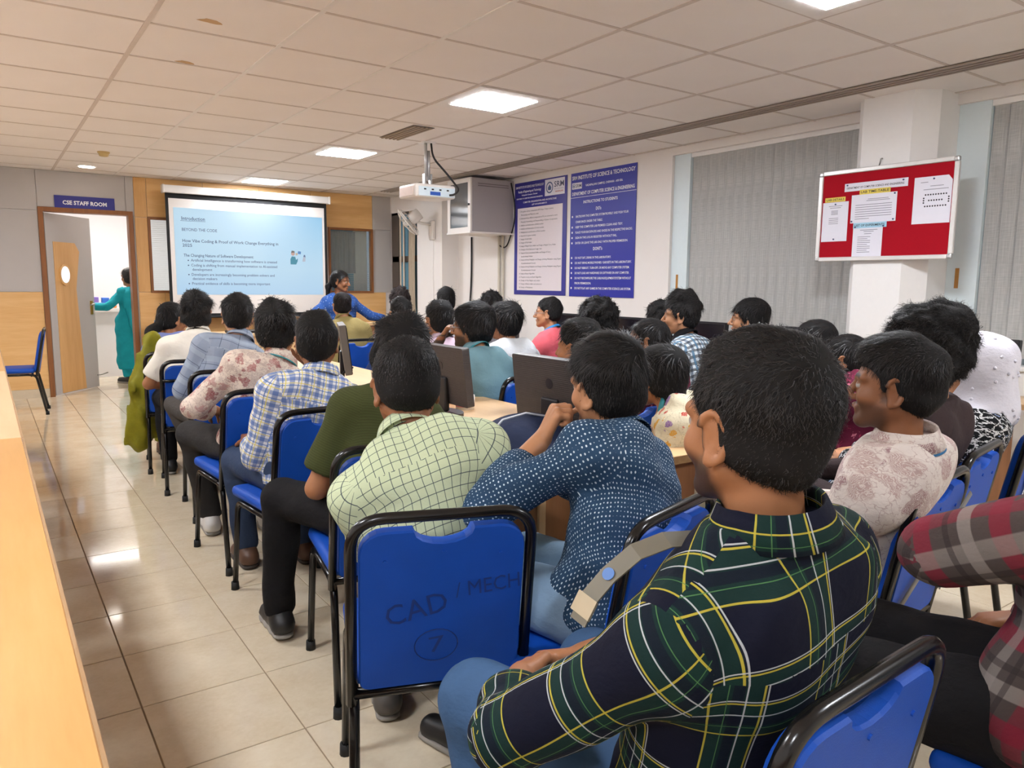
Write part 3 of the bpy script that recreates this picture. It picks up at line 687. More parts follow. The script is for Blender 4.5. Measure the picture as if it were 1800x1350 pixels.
# ------------------------------------------------------------------ red notice board on the column
nb = thing('notice_board', 'red felt notice board with aluminium frame hung on white column', 'notice board', mat=RIGHT((4.84, 3.20, 1.537)))
BW, BH = 0.925, 0.61
box('felt_panel', (0.01, 0.01, -0.012), (BW - 0.01, BH - 0.01, 0.0), M['felt'], nb)
boxes('frame', [((0.03, 0, -0.014), (BW - 0.03, 0.028, 0.012)), ((0.03, BH - 0.028, -0.014), (BW - 0.03, BH, 0.012)), ((0, 0.03, -0.014), (0.028, BH - 0.03, 0.012)), ((BW - 0.028, 0.03, -0.014), (BW, BH - 0.03, 0.012))], plain('white_alu', '#dcdad8', 0.35, 0.3), nb, 0.004)
for u, v in ((0, 0), (BW - 0.034, 0), (0, BH - 0.034), (BW - 0.034, BH - 0.034)): box('corner_cap', (u, v, -0.015), (u + 0.034, v + 0.034, 0.015), M['alu'], nb, 0.01, 2)
tube('hanger', bez([(0.42, BH, 0), (0.43, BH + 0.045, 0), (0.445, BH + 0.04, 0.01)], 0.01), 0.004, M['steel'], nb, 6)
def notice(name, label, pts, lines, mt, dots=None, letters=None, lt=None):
    t = tag(thing(name, label, 'paper', mat=RIGHT((4.84, 3.20, 1.537))), group='notices pinned on the red board')
    t.location = t.location + Vector((-0.0005 - 0.0012 * lines.get('z', 0), 0, 0))
    prism('sheet', pts, 0.0, 0.0008, mt, t)
    for (u, v, wd) in lines.get('l', []): box('printed_line', (u, v, 0.0008), (u + wd, v + 0.0035, 0.0011), M['letter_g'], t)
    if letters: 
        for (tx, u, v, sz, wd, rot) in letters: lettering(tx, u, v, sz, lt or M['letter_k'], t, 0.0014, 'LEFT', wd, 0.015, rot)
    for (u, v) in lines.get('pins', []): prism('pin', circ(u, v, 0.0055, 8), 0.0008, 0.006, plain('pin_blue', '#39456e', 0.4), t)
    for (u, v) in (dots or []): prism('printed_dot', circ(u, v, 0.0052, 8), 0.0008, 0.0012, M['letter_k'], t)
    return t
def rectpts(u0, v0, u1, v1): return [(u0, v0), (u1, v0), (u1, v1), (u0, v1)]
yl = plain('yellow_card', '#e6cf57', 0.6); bc = plain('light_blue_card', '#a3cfe4', 0.6)
notice('printed_notice', 'white sheet pinned under yellow LAB DETAILS strip', rectpts(0.035, 0.135, 0.225, 0.40), {'l': [(0.08, 0.372, 0.1), (0.09, 0.36, 0.08)] + [(0.10, 0.34 - 0.008 * k, 0.05) for k in range(4)] + [(0.085, 0.29 - 0.012 * k, 0.07) for k in range(4)], 'pins': [(0.13, 0.385), (0.13, 0.15)]}, M['paper'])
notice('heading_strip', 'yellow strip reading LAB DETAILS', rectpts(0.05, 0.402, 0.20, 0.432), {'z': 1}, yl, None, [('LAB DETAILS', 0.06, 0.410, 0.02, 0.13, 0)])
notice('printed_notice', 'wide white timetable sheet in middle of red board', rectpts(0.245, 0.25, 0.555, 0.435), {'l': [(0.36, 0.40, 0.14), (0.35, 0.39, 0.16)] + [(0.275, 0.365 - 0.015 * k, 0.25) for k in range(6)] + [(0.275, 0.275, 0.1)], 'pins': [(0.255, 0.262), (0.54, 0.262), (0.54, 0.425)]}, M['paper'])
notice('heading_strip', 'white paper strip with department name along top of board', rectpts(0.19, 0.462, 0.62, 0.515), {'z': 1, 'pins': [(0.21, 0.503), (0.59, 0.503)]}, M['paper'], None, [('DEPARTMENT OF COMPUTER SCIENCE AND ENGINEERING', 0.205, 0.478, 0.018, 0.39, 0)])
notice('heading_strip', 'yellow strip reading LAB TIME-TABLE', rectpts(0.30, 0.435, 0.51, 0.466), {'z': 2}, yl, None, [('LAB TIME-TABLE', 0.308, 0.443, 0.022, 0.19, 0)])
notice('printed_notice', 'white sheet of experiments hanging at bottom centre of board', rectpts(0.27, 0.012, 0.475, 0.235), {'l': [(0.32, 0.20, 0.12), (0.345, 0.19, 0.07), (0.35, 0.175, 0.05)] + [(0.305, 0.155 - 0.0125 * k, 0.09 - 0.02 * (k % 3 == 1)) for k in range(9)], 'pins': [(0.455, 0.022)]}, M['paper'])
notice('heading_strip', 'light blue strip reading LIST OF EXPERIMENTS', rectpts(0.27, 0.215, 0.50, 0.25), {'z': 2, 'pins': [(0.285, 0.222), (0.48, 0.222)]}, bc, None, [('LIST OF EXPERIMENTS', 0.28, 0.226, 0.02, 0.205, 0)])
dots = [(0.735 + 0.0155 * k, 0.395) for k in range(9)] + [(0.735 + 0.0155 * k, 0.325) for k in range(9)] + [(0.757 + 0.0155 * k, 0.36) for k in range(6)] + [(0.725, 0.375 - 0.014 * k) for k in range(3)] + [(0.875, 0.375 - 0.014 * k) for k in range(3)]
notice('printed_notice', 'white sheet with dotted seating plan at right of board', [(0.66, 0.22), (0.89, 0.22), (0.89, 0.475), (0.865, 0.505), (0.66, 0.505)], {'l': [(0.76, 0.445, 0.08), (0.72, 0.425, 0.15), (0.70, 0.47, 0.045)], 'pins': [(0.78, 0.49)]}, M['paper'], dots)
# ------------------------------------------------------------------ left bench run
for k, (y0, y1, mt, lab) in enumerate(((-1.9, 3.45, 'bench', 'long orange laminate bench top along the left edge, nearest'), (3.455, 6.06, 'bench_reflect', 'laminate bench table with reflected light in its colour, second along the left edge'), (6.065, 8.2, 'bench', 'laminate bench table at left, farthest, beside empty chair'))):
    t = thing('bench_table', lab, 'table', (0.088, y0, 0), 0, 'bench tables along the left')
    box('top', (-0.62, 0, 0.725), (-0.004, y1 - y0, 0.75), M[mt], t, 0.002)
    box('edge_strip', (-0.004, 0, 0.722), (0.003, y1 - y0, 0.7495), M['edge'], t, 0.001)
    for yy in (0.04, y1 - y0 - 0.065): box('end_panel', (-0.58, yy, 0.0), (-0.06, yy + 0.025, 0.725), M['desk_panel'], t)
    box('modesty_panel', (-0.58, 0.066, 0.2), (-0.56, y1 - y0 - 0.066, 0.725), M['desk_panel'], t)

# ------------------------------------------------------------------ central desk island
IX0, IX1, IY0, IY1 = 1.27, 2.20, 1.84, 6.2
isl = thing('desk_island', 'long double-sided laminate computer desk in the middle of the room', 'desk', (IX0, IY0, 0))
W_ = IX1 - IX0; L_ = IY1 - IY0
box('worktop', (0, 0, 0.722), (W_, L_, 0.75), M['desk'], isl, 0.003)
boxes('edge_strip', [((-0.004, -0.004, 0.720), (W_ + 0.004, 0.0, 0.749)), ((-0.004, 0, 0.720), (0, L_, 0.749)), ((W_, 0, 0.720), (W_ + 0.004, L_, 0.749))], M['edge'], isl)
box('end_panel', (0.05, 0.03, 0.0), (W_ - 0.05, 0.055, 0.72), M['desk_panel'], isl)
box('end_panel', (0.05, L_ - 0.055, 0.0), (W_ - 0.05, L_ - 0.03, 0.72), M['desk_panel'], isl)
box('end_post', (0.14, 0.018, 0.0), (0.165, 0.03, 0.72), M['desk'], isl)
box('centre_panel', (W_ / 2 - 0.012, 0.06, 0.0), (W_ / 2 + 0.012, L_ - 0.06, 0.72), M['desk_panel'], isl)
for k in range(1, 4):
    box('divider_panel', (0.08, L_ * k / 4, 0.0), (W_ - 0.08, L_ * k / 4 + 0.02, 0.72), M['desk_panel'], isl)
# right wall desk
rd = thing('wall_desk', 'laminate computer desk running along the right wall under windows', 'desk', (4.5, 0.2, 0))
box('worktop', (0, 0, 0.722), (0.36, 8.3, 0.75), M['desk'], rd, 0.003)
box('edge_strip', (-0.004, 0, 0.72), (0, 8.3, 0.749), M['edge'], rd)
for k in range(6): box('end_panel', (0.03, 0.02 + k * 1.64, 0.0), (0.35, 0.045 + k * 1.64, 0.72), M['desk_panel'], rd)
# front desk below the screen
fd = thing('teacher_desk', 'light wood teacher desk below the projection screen', 'desk', (1.75, 9.0, 0))
box('worktop', (0, 0, 0.72), (1.9, 0.62, 0.75), M['desk'], fd, 0.003)
box('front_panel', (0.03, 0.05, 0.0), (1.87, 0.07, 0.72), M['desk'], fd)
for x in (0.03, 1.845): box('end_panel', (x, 0.07, 0.0), (x + 0.025, 0.6, 0.72), M['desk_panel'], fd)
pd = thing('presenter_table', 'small light wood table under the presenter hand', 'table', (3.75, 7.95, 0))
box('worktop', (0, 0, 0.86), (0.75, 0.5, 0.89), M['desk'], pd, 0.003)
for x in (0.03, 0.69): box('side_panel', (x, 0.03, 0), (x + 0.03, 0.47, 0.86), M['desk_panel'], pd)
box('back_panel', (0.06, 0.44, 0.2), (0.69, 0.46, 0.86), M['desk_panel'], pd)

# small side stand left of the screen
ss = thing('side_stand', 'low wooden stand with black panel beside the staff room door', 'stand', (1.62, 9.75, 0))
box('body', (0, 0, 0), (0.34, 0.4, 0.78), M['brown'], ss, 0.003); box('top', (-0.02, -0.02, 0.78), (0.36, 0.42, 0.805), M['desk'], ss)
b = box('tissue_box', (1.66, 9.76, 0.806), (1.78, 9.90, 0.89), plain('tissue_blue', '#3d86c4', 0.5), None, 0.006); tag(b, 'small blue carton on the wooden side stand', 'box')
ld = thing('closed_laptop', 'black laptop lying on the teacher desk', 'laptop', (2.35, 9.15, 0.75))
box('base', (0, 0, 0), (0.36, 0.25, 0.018), M['black'], ld, 0.004); box('lid', (0, 0, 0.019), (0.36, 0.25, 0.028), plain('laptop_lid', '#26262a', 0.3), ld, 0.003)

# ------------------------------------------------------------------ monitors
def rounded_rect(x0, y0, x1, y1, r, n=4):
    P = []
    for cx, cy, a0 in ((x1 - r, y1 - r, 0), (x0 + r, y1 - r, 90), (x0 + r, y0 + r, 180), (x1 - r, y0 + r, 270)):
        for k in range(n + 1):
            a = math.radians(a0 + 90 * k / n); P.append((cx + r * math.cos(a), cy + r * math.sin(a)))
    return P
M['mon_back'] = None
t = NT('monitor_back'); o = t.coord('Object'); sp = t.node('ShaderNodeSeparateXYZ'); t.l.new(o, sp.inputs[0])
t.bump(t.math('SINE', t.math('MULTIPLY', sp.outputs[2], 900.0)), 0.25, 0.002)
M['mon_back'] = t.done(t.mix(t.noise(o, 40, 3), srgb('#332d2c'), srgb('#403938')), 0.42)
M['mon_scr'] = plain('dark_display', '#15131a', 0.16, var=0.1)
M['mon_grey'] = plain('monitor_grey', '#5d5752', 0.45)
def make_monitor(label, loc, yaw, W=0.44, Hh=0.29, z0=0.11, back=None, group=None, tilt=0.12):
    """screen faces local -Y"""
    t = thing('monitor', label, 'monitor', loc, yaw, group)
    back = back or M['mon_back']
    T = Matrix.Translation((0, 0, z0)) @ Matrix.Rotation(-tilt, 4, 'X')
    R90 = Matrix.Rotation(math.pi / 2, 4, 'X')
    prism('housing', rounded_rect(-W / 2, 0, W / 2, Hh, 0.008), -0.035, 0.0, back, t, T @ R90)
    bm = bmesh.new(); add_box(bm, (-W / 2 + 0.004, -0.004, 0.004), (W / 2 - 0.004, 0.0, Hh - 0.004), 0.001, 1, T)
    link('bezel', bm_mesh('bezel', bm), M['black'], t)
    bm = bmesh.new(); add_box(bm, (-W / 2 + 0.018, -0.006, 0.022), (W / 2 - 0.018, -0.004, Hh - 0.018), 0, 1, T)
    link('display', bm_mesh('display', bm), M['mon_scr'], t)
    # emblem disc on the back
    me_c = prism('emblem', circ(0, Hh * 0.66, 0.02, 18), -0.0365, -0.035, plain('emblem_dark', '#2a2524', 0.3), t, T @ R90)
    box('neck', (-0.05, 0.035, 0.02), (0.05, 0.06, z0 + 0.12), M['black'], t, 0.008, 2)
    prism('foot', [(0.13 * math.cos(a), 0.045 + 0.085 * math.sin(a)) for a in np.linspace(0, 2 * math.pi, 24, endpoint=False)], 0.0, 0.016, M['black'], t)
    return t
PI = math.pi
# island monitors: their screens face the right-hand seats, backs to the left
make_monitor('wide black monitor seen from behind beside the navy backpack', (1.70, 2.12, 0.75), PI / 2, 0.44, 0.27, 0.085, group='island monitors')
make_monitor('dark monitor half hidden behind the head of the pale green shirt', (1.78, 3.05, 0.75), PI / 2, 0.42, 0.27, 0.06, group='island monitors')
make_monitor('grey-backed monitor seen edge-on beyond the olive shirt', (1.72, 4.10, 0.75), PI / 2 - 0.35, 0.40, 0.28, 0.10, M['mon_grey'], group='island monitors')
for k, (y, lab) in enumerate(((5.80, 'dark switched-off monitor by the wall behind the pink shirt'), (4.88, 'dark switched-off monitor by the wall below the blue poster'), (4.05, 'dark switched-off monitor by the wall behind the checked shirt'), (7.3, 'dark monitor farthest along the right wall desk'), (2.02, 'dark monitor by the wall beside the white headscarf'), (3.2, 'dark monitor below the grey blind, partly hidden by heads'))):
    make_monitor(lab, (4.68, y, 0.75), -PI / 2, 0.42, 0.27, 0.06, M['black'], group='monitors along the right wall', tilt=0.06)
# keyboards and cables on the island
def make_keyboard(loc, rz, label):
    t = thing('keyboard', label, 'keyboard', loc, rz)
    box('case', (-0.22, -0.07, 0), (0.22, 0.07, 0.018), M['black'], t, 0.004)
    bm = bmesh.new()
    for r in range(5):
        for c in range(15): add_box(bm, (-0.212 + c * 0.0283, -0.062 + r * 0.0245, 0.018), (-0.188 + c * 0.0283, -0.041 + r * 0.0245, 0.024))
    k = link('keys', bm_mesh('keys', bm), plain('key_black', '#222226', 0.5), t); k['kind'] = 'stuff'
make_keyboard((1.55, 4.2, 0.75), -PI / 2, 'black keyboard on island desk near the blue checked shirt')
make_keyboard((1.9, 2.15, 0.75), PI / 2, 'black keyboard in front of the wide monitor on island desk')
c = tube('monitor_cable', bez([(1.70, 4.02, 0.88), (1.62, 3.98, 0.86), (1.60, 4.0, 0.76), (1.66, 4.25, 0.757)], 0.05, 5), 0.006, M['cable']); tag(c, 'black cable curling from the grey monitor onto desk', 'cable')
# tape roll / cup and red jacket on the island
tp = thing('paper_cup', 'squat white tub with pink band on the island desk', 'cup', (1.90, 3.12, 0.75))
lathe('wall', [(0.045, 0), (0.048, 0.07), (0.043, 0.07), (0.041, 0.006)], M['white'], tp, 24); lathe('band', [(0.0465, 0.015), (0.0475, 0.03)], plain('pink_band', '#d98a96', 0.6), tp, 24)
# ------------------------------------------------------------------ chairs
def pad_outline(w=0.186, v0=0.0, v1=0.40, r=0.055, notch=True):
    P = []
    def arc(cx, cy, a0, a1, rr, n=5):
        for k in range(n + 1):
            a = math.radians(a0 + (a1 - a0) * k / n); P.append((cx + rr * math.cos(a), cy + rr * math.sin(a)))
    arc(w - 0.02, v0 + 0.02, -90, 0, 0.02, 3); arc(w - r, v1 - r, 0, 90, r)
    if notch:
        for k in range(9):
            a = math.pi * k / 8; P.append((0.068 * math.cos(a), v1 - 0.034 * math.sin(a)))
    arc(-w + r, v1 - r, 90, 180, r); arc(-w + 0.02, v0 + 0.02, 180, 270, 0.02, 3)
    return P
def make_chair(kind):
    t = thing('visitor_chair', 'x', 'chair')
    box('seat', (-0.205, -0.19, 0.425), (0.205, 0.225, 0.475), M['blue'], t, 0.022, 3, True)
    lean = math.atan2(0.075, 0.42)
    BM = Matrix.Translation((0, -0.212, 0.435)) @ Matrix.Rotation(math.pi / 2 + lean, 4, 'X')   # local xy in back plane, +z -> -Y (rear)
    # pad: rear sheet flush, front bulged
    o = pad_outline()
    bm = bmesh.new(); rings = []
    for (s, zz) in ((0.985, 0.012), (1.0, 0.006), (1.0, -0.016), (0.96, -0.030), (0.82, -0.036)):
        rings.append([bm.verts.new(BM @ Vector((p[0] * s, 0.2 + (p[1] - 0.2) * s, zz))) for p in o])
    n = len(o)
    bm.faces.new(rings[0]); bm.faces.new(rings[-1][::-1])
    for a, b in zip(rings[:-1], rings[1:]):
        for i in range(n): bm.faces.new((a[i], b[i], b[(i + 1) % n], a[(i + 1) % n]))
    me = bm_mesh('backrest', bm); link('backrest', me, M['blue'], t)
    fr = [BM @ Vector(p) for p in bez([(-0.203, -0.04, 0), (-0.203, 0.43, 0), (0.203, 0.43, 0), (0.203, -0.04, 0)], 0.075, 7)]
    V, F = tube_arrays(fr, 0.0135, 8, False, 1.0)
    me = bpy.data.meshes.new('back_frame'); me.from_pydata([tuple(v) for v in V], [], F); me.update()
    for p in me.polygons: p.use_smooth = len(p.vertices) == 4
    link('back_frame', me, M['blackfr'], t)
    tube('back_crossbar', [BM @ Vector((-0.203, -0.015, 0)), BM @ Vector((0.203, -0.015, 0))], 0.0125, M['blackfr'], t)
    for s in (-1, 1):
        tube('leg', bez([(s * 0.195, -0.14, 0.412), (s * 0.195, 0.17, 0.412), (s * 0.205, 0.215, 0.0)], 0.05, 5), 0.0125, M['blackfr'], t)
        lg = tube('leg', bez([(s * 0.195, -0.12, 0.412), (s * 0.197, -0.20, 0.405), (s * 0.205, -0.275, 0.0)], 0.04, 4), 0.0125, M['blackfr'], t)
    for s in (-1, 1):
        for yy in (0.215, -0.275): lathe('rubber_foot', [(0.018, 0.0), (0.0165, 0.035)], M['rubber'], t, 10, Matrix.Translation((s * 0.205, yy, 0)))
    tubes('stretcher', [[(-0.195, 0.12, 0.40), (0.195, 0.12, 0.40)], [(-0.197, -0.16, 0.40), (0.197, -0.16, 0.40)]], 0.010, M['blackfr'], t, 6)
    for u, v in ((-0.13, 0.33), (0.0, 0.345), (0.13, 0.33)):
        prism('stud', circ(u, v, 0.005, 8), 0.012, 0.0155, M['blue'], t, BM)
    if kind == 'brace':
        stl = plain('brace_steel', '#8f8e8a', 0.35, 0.6)
        for s in (-1, 1):
            A = BM @ Vector((-0.19 * s, 0.06, 0.022)); B = BM @ Vector((0.19 * s, 0.36, 0.024 + 0.003 * s))
            tube('brace', [A, B], 0.011, stl, t, 6, False, 0.3)
            lathe('rivet', [(0.006, -0.003), (0.004, 0.004)], M['steel'], t, 8, Matrix.Translation(BM @ Vector((0.0, 0.21, 0.028))))
    if kind == 'clip':
        A = BM @ Vector((-0.20, 0.31, 0.018)); B = BM @ Vector((-0.11, 0.31, 0.018))
        tube('clip_bar', [A, B], 0.010, M['blackfr'], t, 6); lathe('rivet', [(0.006, -0.004), (0.004, 0.004)], M['alu'], t, 8, Matrix.Translation(B + Vector((0, -0.012, 0))) @ Matrix.Rotation(math.pi / 2, 4, 'X'))
    return t, BM
CH = {}
used = {}
for kd in ('plain', 'brace', 'clip'): CH[kd] = make_chair(kd); used[kd] = False
BACKM = CH['plain'][1]
def chair(x, y, deg, label, kind='plain', group='blue visitor chairs'):
    src = CH[kind][0]
    if not used[kind]: used[kind] = True; r = src
    else:
        r = src.copy(); COL.objects.link(r)
        for c in list(src.children):
            d = c.copy(); COL.objects.link(d); d.parent = r
    r.location = (x, y, 0); r.rotation_euler = (0, 0, -math.radians(deg)); r['label'] = label; r['group'] = group
    return r
# ------------------------------------------------------------------ implicit-surface modeller for people
def A3(p): return np.array(p, float)
def unit(v): v = np.asarray(v, float); return v / (np.linalg.norm(v) + 1e-9)
class Grid:
    def __init__(s, lo, hi, dc, df=None, fine=()):
        s.ax = []
        for k in range(3):
            c = [lo[k]]; iv = [(f[0][k], f[1][k]) for f in fine]
            while c[-1] < hi[k]:
                st = df if any(a <= c[-1] <= b for a, b in iv) else dc
                c.append(c[-1] + st)
            s.ax.append(np.array(c, np.float32))
        s.v = np.full([len(a) for a in s.ax], 1.0, np.float32)
    def sub(s, lo, hi):
        sl = []; ps = []
        for k in range(3):
            a = max(0, np.searchsorted(s.ax[k], lo[k]) - 1); b = min(len(s.ax[k]), np.searchsorted(s.ax[k], hi[k]) + 1)
            sl.append(slice(a, b)); ps.append(s.ax[k][a:b])
        return tuple(sl), (ps[0][:, None, None], ps[1][None, :, None], ps[2][None, None, :])
    def merge(s, sl, d, k):
        a = s.v[sl]
        if k <= 0: s.v[sl] = np.minimum(a, d); return
        h = np.clip(0.5 + 0.5 * (d - a) / k, 0, 1)
        s.v[sl] = d * (1 - h) + a * h - k * h * (1 - h)
    def cone(s, a, b, ra, rb, k=0.02, flat=None, cut=False):
        a = A3(a); b = A3(b); m = k + 0.04; R = max(ra, rb)
        sl, (X, Y, Z) = s.sub(np.minimum(a, b) - R - m, np.maximum(a, b) + R + m)
        x = X - a[0]; y = Y - a[1]; z = Z - a[2]; ba = b - a
        if flat is not None:
            n, q = flat; n = unit(n); ba = ba + n * (ba @ n) * (1 / q - 1)
            t_ = (x * n[0] + y * n[1] + z * n[2]) * (1 / q - 1)
            x = x + n[0] * t_; y = y + n[1] * t_; z = z + n[2] * t_
        bb = ba @ ba + 1e-9
        t = np.clip((x * ba[0] + y * ba[1] + z * ba[2]) / bb, 0, 1)
        d = np.sqrt((x - t * ba[0]) ** 2 + (y - t * ba[1]) ** 2 + (z - t * ba[2]) ** 2) - (ra + (rb - ra) * t)
        if flat is not None: d = d * (0.5 + 0.5 * flat[1])
        if cut: s.v[sl] = np.maximum(s.v[sl], -d)
        else: s.merge(sl, d.astype(np.float32), k)
    def ell(s, c, r, R=None, k=0.02, cut=False):
        c = A3(c); r = A3(r); m = k + 0.03; e = max(r)
        sl, (X, Y, Z) = s.sub(c - e - m, c + e + m)
        x = X - c[0]; y = Y - c[1]; z = Z - c[2]
        if R is not None:
            R = np.asarray(R); x, y, z = (R[0, 0] * x + R[1, 0] * y + R[2, 0] * z, R[0, 1] * x + R[1, 1] * y + R[2, 1] * z, R[0, 2] * x + R[1, 2] * y + R[2, 2] * z)
        k0 = np.sqrt((x / r[0]) ** 2 + (y / r[1]) ** 2 + (z / r[2]) ** 2)
        k1 = np.sqrt((x / r[0] ** 2) ** 2 + (y / r[1] ** 2) ** 2 + (z / r[2] ** 2) ** 2) + 1e-6
        d = k0 * (k0 - 1) / k1
        if cut:
            a = s.v[sl]; kk = max(k, 1e-4); h = np.clip(0.5 - 0.5 * (a + d) / kk, 0, 1)
            s.v[sl] = a * (1 - h) + (-d) * h + kk * h * (1 - h)
        else: s.merge(sl, d.astype(np.float32), k)
    def full(s): return s.ax[0][:, None, None], s.ax[1][None, :, None], s.ax[2][None, None, :]
    def halfspace(s, p, n):
        """drop everything on the side of p that n points to"""
        X, Y, Z = s.full(); n = unit(n)
        s.v = np.maximum(s.v, ((X - p[0]) * n[0] + (Y - p[1]) * n[1] + (Z - p[2]) * n[2]).astype(np.float32))
    def folds(s, amp, seed, freq=22.0, stretch=(1, 1, 1)):
        X, Y, Z = s.full(); r = np.random.default_rng(seed); d = 0
        for k in range(4):
            a = r.normal(size=3); a = unit(a) * freq * r.uniform(0.6, 1.7) * np.array(stretch); b = unit(r.normal(size=3)) * freq * 0.45
            w = np.sin(X * b[0] + Y * b[1] + Z * b[2] + r.uniform(0, 6)) * 1.7
            d = d + np.sin(X * a[0] + Y * a[1] + Z * a[2] + w + r.uniform(0, 6)) * r.uniform(0.5, 1)
        s.v = s.v + (amp * 0.55 * d).astype(np.float32)
    def nets(s, smooth=1):
        v = s.v; sg = v < 0
        c = [sg[i:v.shape[0] - 1 + i, j:v.shape[1] - 1 + j, k:v.shape[2] - 1 + k] for i in (0, 1) for j in (0, 1) for k in (0, 1)]
        any_ = c[0].copy(); all_ = c[0].copy()
        for q in c[1:]: any_ |= q; all_ &= q
        act = any_ & ~all_
        I = np.argwhere(act); n = len(I)
        idx = np.full(act.shape, -1, np.int32); idx[act] = np.arange(n)
        P = np.zeros((n, 3)); cnt = np.zeros(n)
        i, j, k = I.T
        X, Y, Z = [a.astype(float) for a in s.ax]
        for ax in range(3):
            for da in (0, 1):
                for db in (0, 1):
                    o = [0, 0, 0]; oth = [q for q in range(3) if q != ax]; o[oth[0]] = da; o[oth[1]] = db
                    o2 = list(o); o2[ax] = 1
                    va = v[i + o[0], j + o[1], k + o[2]].astype(float); vb = v[i + o2[0], j + o2[1], k + o2[2]].astype(float)
                    mk = (va < 0) != (vb < 0); t = np.where(mk, va / np.where(mk, va - vb, 1), 0)
                    pa = np.stack([X[i + o[0]], Y[j + o[1]], Z[k + o[2]]], 1); pb = np.stack([X[i + o2[0]], Y[j + o2[1]], Z[k + o2[2]]], 1)
                    P += np.where(mk[:, None], pa + (pb - pa) * t[:, None], 0); cnt += mk
        P /= cnt[:, None]
        Fs = []
        for ax in range(3):
            a = [slice(None)] * 3; b = [slice(None)] * 3; a[ax] = slice(0, -1); b[ax] = slice(1, None)
            s0 = sg[tuple(a)]; s1 = sg[tuple(b)]; ch = np.argwhere(s0 != s1)
            oth = [q for q in range(3) if q != ax]
            ok = np.ones(len(ch), bool)
            for q in oth: ok &= (ch[:, q] > 0) & (ch[:, q] < v.shape[q] - 1)
            ch = ch[ok]; flip = s0[tuple(ch.T)]
            def cell(d0, d1):
                e = ch.copy(); e[:, oth[0]] += d0; e[:, oth[1]] += d1; return idx[tuple(e.T)]
            q = np.stack([cell(-1, -1), cell(0, -1), cell(0, 0), cell(-1, 0)], 1)
            if ax == 1: flip = ~flip
            q = np.where(flip[:, None], q, q[:, ::-1]); Fs.append(q)
        F = np.concatenate(Fs)
        for _ in range(smooth): P = lap(P, F, 0.5)
        return P, F
def lap(P, F, f):
    a = F.ravel(); b = np.roll(F, -1, 1).ravel(); n = len(P)
    A = np.concatenate([a, b]); B = np.concatenate([b, a]); c = np.bincount(A, minlength=n)[:, None] + 1e-9
    S = np.stack([np.bincount(A, weights=P[B, k], minlength=n) for k in range(3)], 1)
    return P * (1 - f) + f * S / c
def rotm(yaw=0, pitch=0, roll=0):
    """yaw clockwise seen from above, pitch nods down, roll tips the head to its right"""
    cy, sy = math.cos(-yaw), math.sin(-yaw); cp, sp = math.cos(-pitch), math.sin(-pitch); cr, sr = math.cos(roll), math.sin(roll)
    Rz = np.array([[cy, -sy, 0], [sy, cy, 0], [0, 0, 1]]); Rx = np.array([[1, 0, 0], [0, cp, -sp], [0, sp, cp]]); Ry = np.array([[cr, 0, sr], [0, 1, 0], [-sr, 0, cr]])
    return Rz @ Rx @ Ry
def ik(a, w, l1, l2, pole):
    a = A3(a); w = A3(w); d = w - a; L = np.linalg.norm(d); mx = (l1 + l2) * 0.995
    if L > mx: w = a + d / L * mx; d = w - a; L = mx
    L = max(L, abs(l1 - l2) + 0.02)
    u = d / (np.linalg.norm(d) + 1e-9); x = (l1 * l1 - l2 * l2 + L * L) / (2 * L); h = math.sqrt(max(l1 * l1 - x * x, 0))
    p = A3(pole); p = unit(p - u * (p @ u))
    return a + u * x + p * h, w

# ------------------------------------------------------------------ people materials
def m_skin(name, col):
    if name in MATS: return MATS[name]
    t = NT(name); o = t.coord('Object'); c = srgb(col)
    n = t.noise(o, 18, 4, 0.6)
    base = t.mix(n, tuple(v * 0.86 for v in c[:3]) + (1,), tuple(min(1, v * 1.1) for v in c[:3]) + (1,))
    def at(nm): a = t.node('ShaderNodeAttribute'); a.attribute_name = nm; return a.outputs['Fac']
    base = t.mix(at('lip'), base, tuple(v * f for v, f in zip(c[:3], (0.80, 0.62, 0.64))) + (1,))
    base = t.mix(at('beard'), base, (0.014, 0.011, 0.009, 1))
    base = t.mix(at('eye'), base, (0.36, 0.33, 0.30, 1)); base = t.mix(at('iris'), base, (0.012, 0.008, 0.006, 1))
    base = t.mix(at('nail'), base, tuple(min(1, v * 1.35 + 0.03) for v in c[:3]) + (1,))
    t.bump(t.noise(o, 260, 3), 0.10, 0.002)
    t.b.inputs['Subsurface Weight'].default_value = 0.0
    MATS[name] = t.done(base, 0.48, 0, 0.4); return MATS[name]
def m_hair(name, col, rough=0.38):
    if name in MATS: return MATS[name]
    t = NT(name); c = srgb(col); o = t.coord('Object')
    n = t.noise(t.mapping(o, (90, 90, 20)), 1.0, 3)
    a = t.node('ShaderNodeAttribute'); a.attribute_name = 'tone'; tn = a.outputs['Fac']
    base = t.mix(tn, tuple(v * 0.45 for v in c[:3]) + (1,), tuple(v * 1.7 for v in c[:3]) + (1,))
    rr = t.math('SUBTRACT', 0.85, t.math('MULTIPLY', t.step(tn, 0.0, 0.2), 0.85 - rough))
    t.put(t.b.inputs['Specular IOR Level'], 0.3)
    MATS[name] = t.done(base, rr, 0, 0.35); return MATS[name]
def uvsplit(t):
    u = t.coord('UV'); s = t.node('ShaderNodeSeparateXYZ'); t.l.new(u, s.inputs[0]); return u, s.outputs[0], s.outputs[1]
def band(t, x, period, off, width, soft=0.08):
    """1 inside a stripe of given width repeating every period"""
    f = t.math('FRACT', t.math('ADD', t.math('DIVIDE', x, period), 0.5 - off / period))
    d = t.math('ABSOLUTE', t.math('SUBTRACT', f, 0.5)); h = width / period / 2
    return t.step(d, h * (1 + soft), h * (1 - soft))
